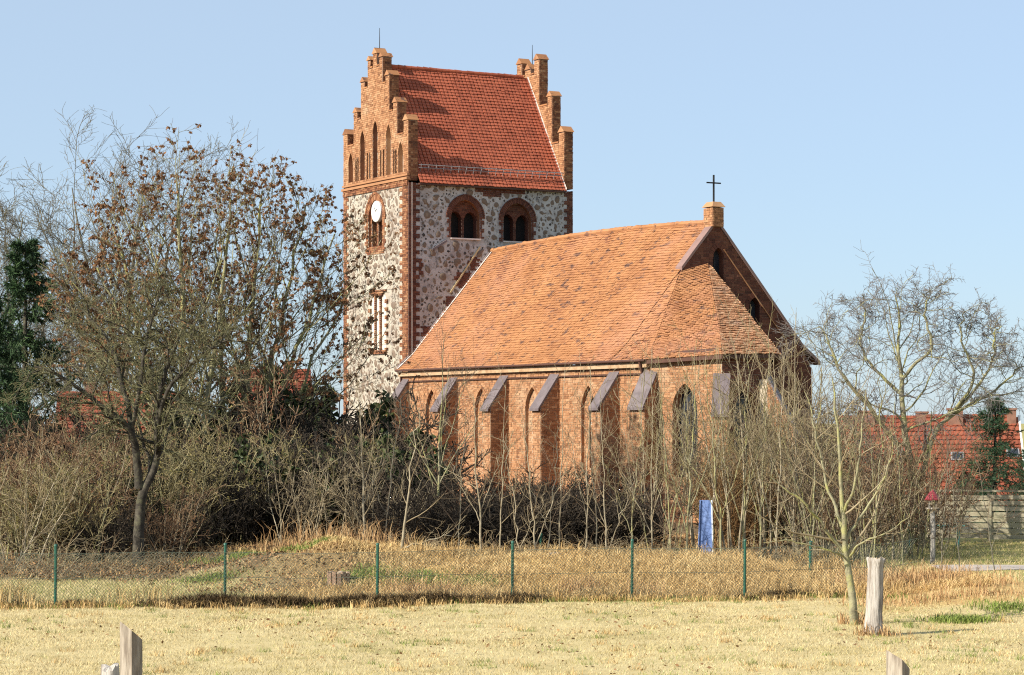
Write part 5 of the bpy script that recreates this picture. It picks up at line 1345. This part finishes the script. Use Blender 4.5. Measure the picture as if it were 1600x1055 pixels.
# ---------------------------------------------------------------- blue board leaning behind the mound
M('blue_paint', [(.085, .14, .32), (.12, .19, .40), (.19, .27, .50)], scale=3, rough=.4, spec=.4, coord='obj', stain=((.30, .36, .50), 1.6, .58, .75, .5))
M('white_edge', [(.62, .66, .74), (.72, .75, .80)], scale=3, rough=.4)
D = 67.5; x, y, z = at(1103, D); bh = gz(782, D) - z; 
bo = thing('blue_board', 'narrow bright blue board with a white edge standing upright behind the mound near the apse', 'board', (x, y, z), math.radians(-12))
mb = MB(); add_hex(mb, [(-.20, -.06, -.05), (.19, -.06, -.05), (.19, -.02, -.05), (-.20, -.02, -.05), (-.17, .25, bh), (.12, .25, bh), (.12, .29, bh), (-.17, .29, bh)]); mb.build('panel', 'blue_paint', bo)
mb = MB(); add_hex(mb, [(.195, -.11, -.05), (.225, -.11, -.05), (.225, -.0, -.05), (.195, -.0, -.05), (.125, .20, bh), (.155, .20, bh), (.155, .31, bh), (.125, .31, bh)]); mb.build('edge_strip', 'white_edge', bo)
mb = MB(); add_hex(mb, [(-.235, -.11, -.05), (-.205, -.11, -.05), (-.205, -.0, -.05), (-.235, -.0, -.05), (-.205, .20, bh), (-.175, .20, bh), (-.175, .31, bh), (-.205, .31, bh)]); mb.build('edge_strip', 'blue_paint', bo)

# ---------------------------------------------------------------- board fence on the right
M('board_grey', [(.24, .205, .145), (.37, .325, .235), (.46, .41, .31)], scale=2, detail=7, bump=.5, bscale=20, island=.0, stretch=(.4, 3, 5), stain=((.28, .28, .16), .8, .5, .7, .5))
bf = thing('board_fence', 'grey weathered fence of wide horizontal boards at the right in front of the red roofs', 'fence', (16, 79, 0))
bp0, bp1 = 1318, 1700; D0, D1 = 79.5, 78.0
fx0, fx1 = gx(bp0, D0), gx(bp1, D1); nb = 8; bays = 5
rg = np.random.default_rng(8)
for b_ in range(bays):
    xa, xb = fx0 + (fx1 - fx0) * b_ / bays, fx0 + (fx1 - fx0) * (b_ + 1) / bays
    ya, yb = D0 + (D1 - D0) * b_ / bays, D0 + (D1 - D0) * (b_ + 1) / bays
    for k in range(nb):
        z = .12 + k * .186 + rg.normal(0, .008); off = .03 * (k % 2)
        mb = MB(); add_hex(mb, to(bf, [(xa + .012, ya - off, z - .006 * rg.normal()), (xb - .012, yb - off, z + rg.normal(0, .006)), (xb - .012, yb - off + .025, z), (xa + .012, ya - off + .025, z),
                              (xa + .012, ya - off, z + .15 + rg.normal(0, .006)), (xb - .012, yb - off, z + .15 + rg.normal(0, .006)), (xb - .012, yb - off + .025, z + .15), (xa + .012, ya - off + .025, z + .15)]))
        mb.build('board', 'board_grey', bf)
    mb = MB(); add_box(mb, to(bf, (xa, ya + .09, .80)), (.05, .05, .87)); mb.build('post', 'board_grey', bf)
    mb = MB(); add_box(mb, to(bf, (xa + .02, ya - .055, .79)), (.045, .02, .70)); mb.build('batten', 'board_grey', bf)
mb = MB(); add_hex(mb, to(bf, [(fx0, D0 - .05, 1.69), (fx1, D1 - .05, 1.69), (fx1, D1 + .1, 1.69), (fx0, D0 + .1, 1.69), (fx0, D0 - .05, 1.75), (fx1, D1 - .05, 1.75), (fx1, D1 + .1, 1.75), (fx0, D0 + .1, 1.75)])); mb.build('top_rail', 'board_grey', bf)
# low rail in the brush
M('pipe_grey', [(.34, .32, .30), (.46, .44, .42)], scale=4)
# turquoise bench board
M('turquoise', [(.10, .34, .29), (.17, .44, .38)], scale=3, rough=.5, coord='obj')
D = 76; x, y, z = at(1458, D)
tb_ = thing('garden_bench', 'turquoise painted garden bench in front of the board fence', 'bench', (x, y, z)); zt = gz(822, D) - z
mb = MB(); add_box(mb, (0, 0, zt), (.98, .18, .03)); mb.build('seat', 'turquoise', tb_)
for sx in (-.8, .8):
    mb = MB(); add_box(mb, (sx, -.1, zt / 2 - .04), (.04, .04, zt / 2)); add_box(mb, (sx, .1, zt / 2 - .04), (.04, .04, zt / 2)); add_box(mb, (sx, 0, zt - .06), (.03, .14, .02)); mb.build('leg', 'turquoise', tb_)
# bird feeder with a red roof on a birch post
M('red_paint', [(.20, .03, .04), (.32, .06, .07)], scale=3, rough=.4, coord='obj')
M('birch_bark', [(.06, .05, .045), (.30, .28, .25), (.46, .43, .39)], scale=3, coord='obj', stretch=(1, 1, 3), bump=.2)
D = 66.5; x, y, z = at(1457, D); zr = gz(780, D) - z
bh_ = thing('bird_feeder', 'small red roofed bird feeder on a whitish post in front of the board fence', 'bird feeder', (x, y, z))
mb = MB(); add_tubes(mb, np.array([[(0, 0, -.2), (.02, 0, zr * .5), (0, 0, zr - .27)]]), np.full((1, 3), .07), 9); mb.build('post', 'birch_bark', bh_)
mb = MB(); add_tubes(mb, np.array([[(0, 0, zr - .28), (0, 0, zr - .24)]]), np.array([[.19, .19]]), 12); a = np.arange(12) * PI / 6
mb.add(np.stack([np.cos(a) * .19, np.sin(a) * .19, np.full(12, zr - .24)], -1), np.arange(12)[None])
mb.build('tray', 'weathered_wood', bh_)
mb = MB()
for k in range(4): a_ = k * PI / 2 + .7; add_box(mb, (.13 * math.cos(a_), .13 * math.sin(a_), zr - .12), (.014, .014, .13))
mb.build('pillars', 'weathered_wood', bh_)
mb = MB(); add_tubes(mb, np.array([[(0, 0, zr - .03), (0, 0, zr + .0), (0, 0, zr + .16), (0, 0, zr + .27)]]), np.array([[.21, .22, .11, .015]]), 14, smooth=False); mb.build('roof', 'red_paint', bh_)

# ---------------------------------------------------------------- village houses
M('house_tile', [(.17, .05, .032), (.27, .078, .045), (.35, .115, .065)], scale=.8, island=.4, noise=.5, stain=((.12, .05, .04), .4, .55, .7, .6))
M('house_wall', [(.55, .50, .44), (.66, .61, .55)], scale=2)
M('house_brick', [(.13, .06, .045), (.26, .14, .10)], scale=3, island=.5)
M('window_frame', [(.70, .70, .68), (.76, .76, .74)], scale=3)
def house(label, loc, rz, L, W, hw, rise, chims=(), dormers=(), wallmat='house_wall', skylights=(), verge=True, wins=()):
    """gabled house, ridge along local x, front eave towards -y"""
    h = thing('house', label, 'house', loc, rz)
    mb = MB(); w2 = W / 2 - .35
    V = [(sx * (L / 2 - .25), sy * w2, z) for sx in (-1, 1) for sy, z in ((-1, -.5), (1, -.5), (1, hw), (0, hw + rise * (w2 / (W / 2))), (-1, hw))]
    mb.add(V, np.array([[0, 5, 9, 4], [1, 2, 7, 6], [0, 1, 6, 5]])); mb.f.append((np.array([[0, 1, 2, 3, 4], [5, 6, 7, 8, 9]]), 0, False)); mb.build('wall', wallmat, h)
    rm = MB(); ov = .15; k = rise / (W / 2); el = hw - .05
    fl = lambda x: [(x, -W / 2 - ov, el - ov * k), (x, 0, hw + rise)]; bl = lambda x: [(x, W / 2 + ov, el - ov * k), (x, 0, hw + rise)]
    slab(rm, fl(-L / 2), fl(L / 2)); slab(rm, bl(-L / 2), bl(L / 2)); ro = rm.build('roof', 'tile_under', h)
    tm = MB(); tiles(tm, fl(-L / 2), fl(L / 2), .24, .34, 0, 5, th=.06, lift=.03, jit=.010, bond=.5, gp=.02); tiles(tm, bl(-L / 2), bl(L / 2), .8, .66, 0, 6); ridge_caps(tm, [(-L / 2, 0, hw + rise + .03), (L / 2, 0, hw + rise + .03)], .14, .4)
    tm.build('roof_tiles', 'house_tile', ro, kind='stuff')
    if verge:
        vm = MB()
        for sx in (1,): a = np.array(fl(sx * L / 2)); slab(vm, a + [0, 0, .12], a + [sx * .1, 0, .12]); slab(vm, a + [sx * .1, 0, -.14], a + [sx * .1, 0, .12]); b_ = np.array(bl(sx * L / 2)); slab(vm, b_ + [0, 0, .12], b_ + [sx * .1, 0, .12])
        vm.build('verge', 'window_frame', ro)
    for cx, cy, cw, ch in chims:
        cm = MB(); zc = hw + rise * (1 - abs(cy) / (W / 2)); add_box(cm, (cx, cy, zc + ch / 2 - .3), (cw / 2, .25, ch / 2 + .3)); add_box(cm, (cx, cy, zc + ch + .03), (cw / 2 + .05, .30, .05)); cm.build('chimney', 'house_brick', ro)
    for cx, t in skylights:
        y = -W / 2 * (1 - t); z = hw + rise * t; sl = np.array([0, 1, k]) / math.hypot(1, k); nn = np.array([0, -k, 1]) / math.hypot(1, k)
        sm_ = MB(); add_box(sm_, np.array([cx, y, z]) + nn * .08, (.32, .28, .05), 0, np.array([[1, 0, 0], sl, nn])); add_box(sm_, np.array([cx, y, z]) + nn * .135, (.26, .22, .008), 1, np.array([[1, 0, 0], sl, nn])); sm_.build('skylight', ['galvanised', 'glass_dark'], ro)
    for cx, t, dw, dh in dormers:
        y0_ = -W / 2 * (1 - t); z0_ = hw + rise * t; dep = dh / k + dh * .6
        dm = MB(); A = [(cx - dw / 2, z0_), (cx + dw / 2, z0_), (cx, z0_ + dh)]
        dm.add([(x_, yy, z_) for yy in (y0_, y0_ + dep) for x_, z_ in A], np.array([[0, 1, 2], [3, 5, 4]]), 1)
        B = [(cx - dw / 2 - .12, z0_ - .1), (cx, z0_ + dh + .12), (cx + dw / 2 + .12, z0_ - .1)]
        dm.add([(x_, yy, z_) for yy in (y0_ - .12, y0_ + dep) for x_, z_ in B], np.array([[0, 1, 4, 3], [1, 2, 5, 4]]), 0); do = dm.build('dormer', ['house_tile', 'gutter_dark'], ro)
    for cx, z, ww, hh in wins:
        wf = MB(); add_box(wf, (cx, -w2 - .01, z), (ww / 2 + .07, .04, hh / 2 + .07), 0); o = wf.build('window', 'window_frame', h); wp = MB()
        for sx in (-1, 1): add_box(wp, (cx + sx * ww / 4, -w2 - .035, z), (ww / 4 - .03, .03, hh / 2 - .02))
        wp.build('pane', 'glass_dark', o)
    return h
house('long house with a bright red tiled roof at the right edge behind the board fence', (gx(1518, 122), 122, float(H(gx(1518, 122), 122))), math.radians(-6), 4.7, 8.6, 3.3, 4.25,
      chims=((-.85, -.25, .75, .65), (2.0, -.2, .45, .6)), dormers=((-.75, .02, 1.7, 1.5),), skylights=((-.9, .52), (1.9, .56)))
house('red roofed house hidden behind brown brushwood and the spreading bare tree', (gx(1385, 126), 126, float(H(gx(1385, 126), 126))), math.radians(-4), 5.2, 8.6, 3.2, 4.3,
      verge=False, chims=((-1.05, -.25, .8, .6), (1.85, -.25, .6, .55)), skylights=((-.6, .35),), wins=((-.6, 2.0, .9, 1.1),))
house('brick red house with white lower wall half hidden behind the brown leafed trees', (gx(425, 135), 135, 0), math.radians(10), 4.4, 7.5, 4.0, 2.9, chims=((.9, 0, .5, .5),), wins=((-1.6, 2.6, .8, 1.2), (.2, 2.6, .8, 1.2)), verge=False)
house('small house with an orange red roof glimpsed behind the forked trunk', (gx(185, 128), 128, 0), math.radians(8), 6.5, 7.5, 2.6, 2.9, wallmat='house_brick', verge=False, chims=((-1.5, 0, .5, .6),))
# ---------------------------------------------------------------- grass, dry stalks, litter
M('blade_straw', [(.33, .265, .11), (.50, .40, .205), (.64, .525, .31), (.46, .39, .18)], scale=.9, island=.6, noise=.4, stain=((.29, .26, .09), .32, .46, .66, .7), stain2=((.30, .205, .11), 1.1, .54, .68, .7))
M('blade_orange', [(.20, .115, .045), (.40, .255, .10), (.54, .37, .165), (.62, .47, .24)], scale=.7, island=.7, noise=.5, stain=((.17, .10, .045), 1.3, .58, .74, .6))
M('blade_green', [(.075, .12, .022), (.16, .21, .045), (.24, .27, .075)], scale=1.5, island=.7, noise=.4)
M('weed_dark', [(.035, .024, .014), (.085, .058, .03), (.15, .10, .05)], scale=2, island=.8, noise=.3)
M('stalk_reed', [(.20, .10, .045), (.40, .24, .11), (.54, .38, .20)], scale=2, island=.8, noise=.3)
M('litter_leaf', [(.09, .05, .026), (.22, .12, .055), (.34, .20, .095)], scale=2, island=.9, noise=.2)
def blades(mb, x, y, h, w, lean, rg, mi=0, segs=2, dirb=None, z=None, droop=.5):
    n = len(x); a = rg.random(n) * 2 * PI
    d = np.stack([np.cos(a), np.sin(a)], -1) * (lean * rg.uniform(.3, 1.2, n))[:, None]
    if dirb is not None: d = d + np.asarray(dirb)
    f = rg.random(n) * 2 * PI; sd = np.stack([np.cos(f), np.sin(f), np.zeros(n)], -1) * (w / 2)[:, None] if not np.isscalar(w) else np.stack([np.cos(f), np.sin(f), np.zeros(n)], -1) * w / 2
    B = np.stack([x, y, H(x, y) - .01 if z is None else z], -1)
    tip = B + np.concatenate([d * h[:, None], (h * (1 - droop * .4 * np.linalg.norm(d, axis=1)).clip(.15, 1))[:, None]], -1)
    if segs == 1:
        V = np.stack([B - sd, B + sd, tip], 1); mb.add(V.reshape(-1, 3), np.arange(n * 3).reshape(-1, 3), mi); return
    mid = B + np.concatenate([d * h[:, None] * .32, (h * .62)[:, None]], -1)
    V = np.stack([B - sd, B + sd, mid + sd * .8, mid - sd * .8, tip], 1); o = (np.arange(n) * 5)[:, None]
    mb.add(V.reshape(-1, 3), o + np.array([[0, 1, 2, 3]]), mi); mb.f.append((o + np.array([[3, 2, 4]]) + mb.n - n * 5, mi, False))
rg = np.random.default_rng(77)
def scatter(n, xa, xb, ya, yb): return rg.uniform(xa, xb, n), rg.uniform(ya, yb, n)
# mown dry lawn
mb = MB(); x, y = scatter(300000, -15.5, 15.5, 33.5, 53.5); k = (np.abs(x) < .225 * y + 3) & (y < fence_y(x) - .12 + .28 * vnoise(x, y * 0, .9, 51) + .12 * vnoise(x, y * 0, 3, 52)) & (rg.random(len(x)) < .62 + .38 * vnoise(x, y, .9, 5)); x, y = x[k], y[k]
gm_ = (vnoise(x, y, .35, 6) + .6 * vnoise(x, y, 1.3, 8) + 1.1 * sstep(1.6, .2, fence_y(x) - y) * (x < 9) + rg.normal(0, .35, len(x))) > 1.12
for sel, mi in ((~gm_, 0), (gm_, 1)):
    n = sel.sum(); blades(mb, x[sel], y[sel], rg.uniform(.025, .085, n), .013, .9, rg, mi, 1)
mb.build('lawn_grass', ['blade_straw', 'blade_green'], kind='stuff')
# dry grass on the mound and beyond the fence
mb = MB(); x, y = scatter(170000, -16, 11, 50.6, 62); zs_, zl_, zg_ = zones(x, y)
k = (rg.random(len(x)) < zs_ * (.75 + .25 * vnoise(x, y, .8, 14))) & (y > fence_y(x)); xs_, ys_ = x[k], y[k]; n = len(xs_)
hh = rg.uniform(.06, .34, n) * (1 + .75 * vnoise(xs_, ys_, 1.1, 15)) * (1 - .35 * sstep(-1, -5, xs_))
blades(mb, xs_, ys_, hh, .014, 1.3, rg, 0, 2, dirb=(.35, -.4), droop=1.4)
k = (rg.random(len(x)) < .55 * (1 - zs_) * (1 - zl_)) & (y > fence_y(x)) & (x < 9); xs_, ys_ = x[k], y[k]; n = len(xs_)
gsel = rg.random(n) < .30
blades(mb, xs_[~gsel], ys_[~gsel], rg.uniform(.04, .16, (~gsel).sum()), .014, .8, rg, 1, 1); blades(mb, xs_[gsel], ys_[gsel], rg.uniform(.04, .12, gsel.sum()), .014, .8, rg, 2, 1)
mb.build('dry_grass', ['blade_orange', 'blade_straw', 'blade_green'], kind='stuff')
# leaf litter and short growth under the trees
mb = MB(); x, y = scatter(90000, -19, 10, 55, 84); zs_, zl_, zg_ = zones(x, y); k = rg.random(len(x)) < zl_ * .8; x, y = x[k], y[k]; n = len(x)
c = np.stack([x, y, H(x, y) + rg.uniform(.005, .05, n)], -1); a_ = unit(rg.normal(size=(n, 3)) * [1, 1, .45]); b_ = unit(np.cross(a_, rg.normal(size=(n, 3)) * .5 + [0, 0, 1])); s = rg.uniform(.03, .075, n)[:, None]
V = np.stack([c - a_ * s, c + b_ * s * .6, c + a_ * s, c - b_ * s * .6], 1); mb.add(V.reshape(-1, 3), np.arange(n * 4).reshape(-1, 4), 0)
k = rg.random(n) < .2; blades(mb, x[k], y[k], rg.uniform(.06, .3, k.sum()), .014, .7, rg, 1, 2)
mb.build('leaf_litter', ['litter_leaf', 'blade_orange'], kind='stuff')
# dark matted weeds and tall dry grass along the fence foot
mb = MB(); n0 = 34000; x = rg.uniform(-15, 8.2, n0); dens = .56 + .6 * vnoise(x, x * 0, .5, 21) + .35 * vnoise(x, x * 0, 1.9, 22); dens = dens * np.interp(x, [-15, -1, 2, 6, 8], [1, 1, .95, .8, .4])
y = fence_y(x) + .14 * vnoise(x, x * 0, .8, 23) + rg.normal(-.10, .15, n0) * (1 + .6 * vnoise(x, x * 0, .7, 26)); k = rg.random(n0) < dens; x, y = x[k], y[k]; n = len(x)
hh = rg.uniform(.08, .34, n) * (.5 + .75 * np.clip(dens[k], .1, 1.3))
blades(mb, x, y, hh, .018, .75, rg, 0, 2, dirb=(-.1, -.35))
n0 = 9000; x = rg.uniform(-15, 9, n0); y = fence_y(x) + rg.normal(.22, .22, n0); k = rg.random(n0) < .40 + .8 * vnoise(x, x * 0, .7, 24); x, y = x[k], y[k]; n = len(x)
blades(mb, x, y, rg.uniform(.12, .5, n) * (1 + .6 * vnoise(x, x * 0, 1.3, 25)), .012, .55, rg, 1, 2)
n0 = 4000; x = rg.uniform(-15, 9, n0); y = fence_y(x) - .28 + rg.normal(0, .12, n0); blades(mb, x, y, rg.uniform(.05, .2, n0), .014, .9, rg, 2, 1)
mb.build('fence_weeds', ['weed_dark', 'blade_orange', 'blade_green'], kind='stuff')
# fresh green patches
mb = MB()
for px, D, r, n in ((375, 63, .9, 1500), (440, 62, 1.0, 900), (505, 60.5, .7, 1100), (570, 56.4, .7, 1100), (700, 55.4, .8, 900), (745, 56, .6, 700), (1500, 47.8, .55, 900), (650, 56.2, .5, 500), (330, 58.5, .7, 600), (1590, 50, .8, 700)):
    cx = gx(px, D); x = cx + rg.normal(0, r * .6, n); y = D + rg.normal(0, r * .5, n); blades(mb, x, y, rg.uniform(.05, .2, n), .02, .8, rg, 0, 2)
mb.build('green_grass', ['blade_green'], kind='stuff')
# tall dry reeds
mb = MB()
for px, D, rx, ry, n, h0, h1 in ((480, 64, 1.0, .7, 340, .4, 1.35), (560, 63, .9, .6, 300, .4, 1.3), (615, 62, .7, .5, 150, .3, 1.0), (1420, 56, 1.1, 1.2, 560, .25, .95), (1470, 56, 1.2, 1.0, 480, .25, .85), (1530, 55, 1.0, 1.0, 380, .15, .5), (1370, 56, .8, .8, 500, .3, .9), (1440, 52, 1.4, .7, 420, .12, .5), (1560, 52, 1.2, .6, 260, .1, .4), (1340, 47, .35, .3, 260, .12, .5), (1370, 44.5, .35, .2, 260, .08, .4), (690, 53.6, .5, .3, 260, .3, .85), (640, 54, .4, .3, 160, .3, .8), (900, 54.6, .5, .3, 200, .3, .85), (1000, 54.2, .5, .3, 200, .25, .7)):
    cx = gx(px, D); x = cx + rg.normal(0, rx * .6, n); y = D + rg.normal(0, ry * .6, n); blades(mb, x, y, rg.uniform(h0, h1, n) * rg.uniform(.5, 1, n), .016, .62, rg, 0, 2, dirb=(rg.normal(0, .2), 0), droop=.9)
mb.build('dry_reeds', ['stalk_reed'], kind='stuff')
mb = MB(); tx = rg.uniform(-3, 9, 150); ty = rg.uniform(59.5, 68, 150)
x = np.repeat(tx, 60) + rg.normal(0, .16, 9000); y = np.repeat(ty, 60) + rg.normal(0, .14, 9000)
blades(mb, x, y, np.repeat(rg.uniform(.2, .75, 150), 60) * rg.uniform(.4, 1, 9000), .015, .75, rg, 0, 2, droop=.9)
mb.build('dry_tussocks', ['blade_orange'], kind='stuff')
# back garden grass at the right
mb = MB(); x, y = scatter(60000, 9, 22, 58, 79); k = rg.random(len(x)) < .6 + .4 * vnoise(x, y, .8, 31); k &= ~((y > 62.6) & (y < 66) & (x > 11.4)); x, y = x[k], y[k]; n = len(x); s = rg.random(n) < .35
blades(mb, x[~s], y[~s], rg.uniform(.04, .16, (~s).sum()), .018, .8, rg, 0, 1); blades(mb, x[s], y[s], rg.uniform(.04, .13, s.sum()), .018, .8, rg, 1, 1)
mb.build('garden_grass', ['blade_straw', 'blade_green'], kind='stuff')
# windblown leaves and straw tufts on the near bank
mb = MB(); x, y = scatter(2600, -4.5, 5, 13.5, 22); blades(mb, x, y, rg.uniform(.08, .4, 2600), .006, .5, rg, 0, 2)
mb.build('near_grass', ['blade_straw'], kind='stuff')

# fallen leaves and darker tufts strewn over the lawn
mb = MB(); x, y = scatter(5200, -14, 14, 34, 53); k = (y < fence_y(x) - .1) & (rg.random(len(x)) < .3 + .7 * vnoise(x, y, .45, 41)); x, y = x[k], y[k]; n = len(x)
c = np.stack([x, y, H(x, y) + rg.uniform(.01, .05, n)], -1); a_ = unit(rg.normal(size=(n, 3)) * [1, 1, .4]); b_ = unit(np.cross(a_, rg.normal(size=(n, 3)) * .5 + [0, 0, 1])); s = rg.uniform(.02, .05, n)[:, None]
V = np.stack([c - a_ * s, c + b_ * s * .6, c + a_ * s, c - b_ * s * .6], 1); mb.add(V.reshape(-1, 3), np.arange(n * 4).reshape(-1, 4), 0)
tx, ty = scatter(420, -14, 14, 34, 52.5); tk = ty < fence_y(tx) - .2; tx, ty = tx[tk], ty[tk]
x = np.repeat(tx, 26) + rg.normal(0, .09, len(tx) * 26); y = np.repeat(ty, 26) + rg.normal(0, .07, len(tx) * 26); g_ = np.repeat(rg.random(len(tx)) < .5, 26)
blades(mb, x[g_], y[g_], rg.uniform(.05, .15, g_.sum()), .013, .8, rg, 1, 1); blades(mb, x[~g_], y[~g_], rg.uniform(.06, .19, (~g_).sum()), .013, .7, rg, 2, 1)
mb.build('lawn_tufts', ['litter_leaf', 'blade_green', 'blade_orange'], kind='stuff')

# straw tufts creeping over the edge of the mown lawn
mb = MB(); tx = rg.uniform(-14, 8.5, 260); ty = fence_y(tx) - np.abs(rg.normal(0, .35, 260)) - .1
x = np.repeat(tx, 34) + rg.normal(0, .11, 260 * 34); y = np.repeat(ty, 34) + rg.normal(0, .07, 260 * 34)
blades(mb, x, y, np.repeat(rg.uniform(.07, .3, 260), 34) * rg.uniform(.4, 1, 260 * 34), .013, .8, rg, 0, 2, droop=.9)
mb.build('edge_tufts', ['blade_orange'], kind='stuff')
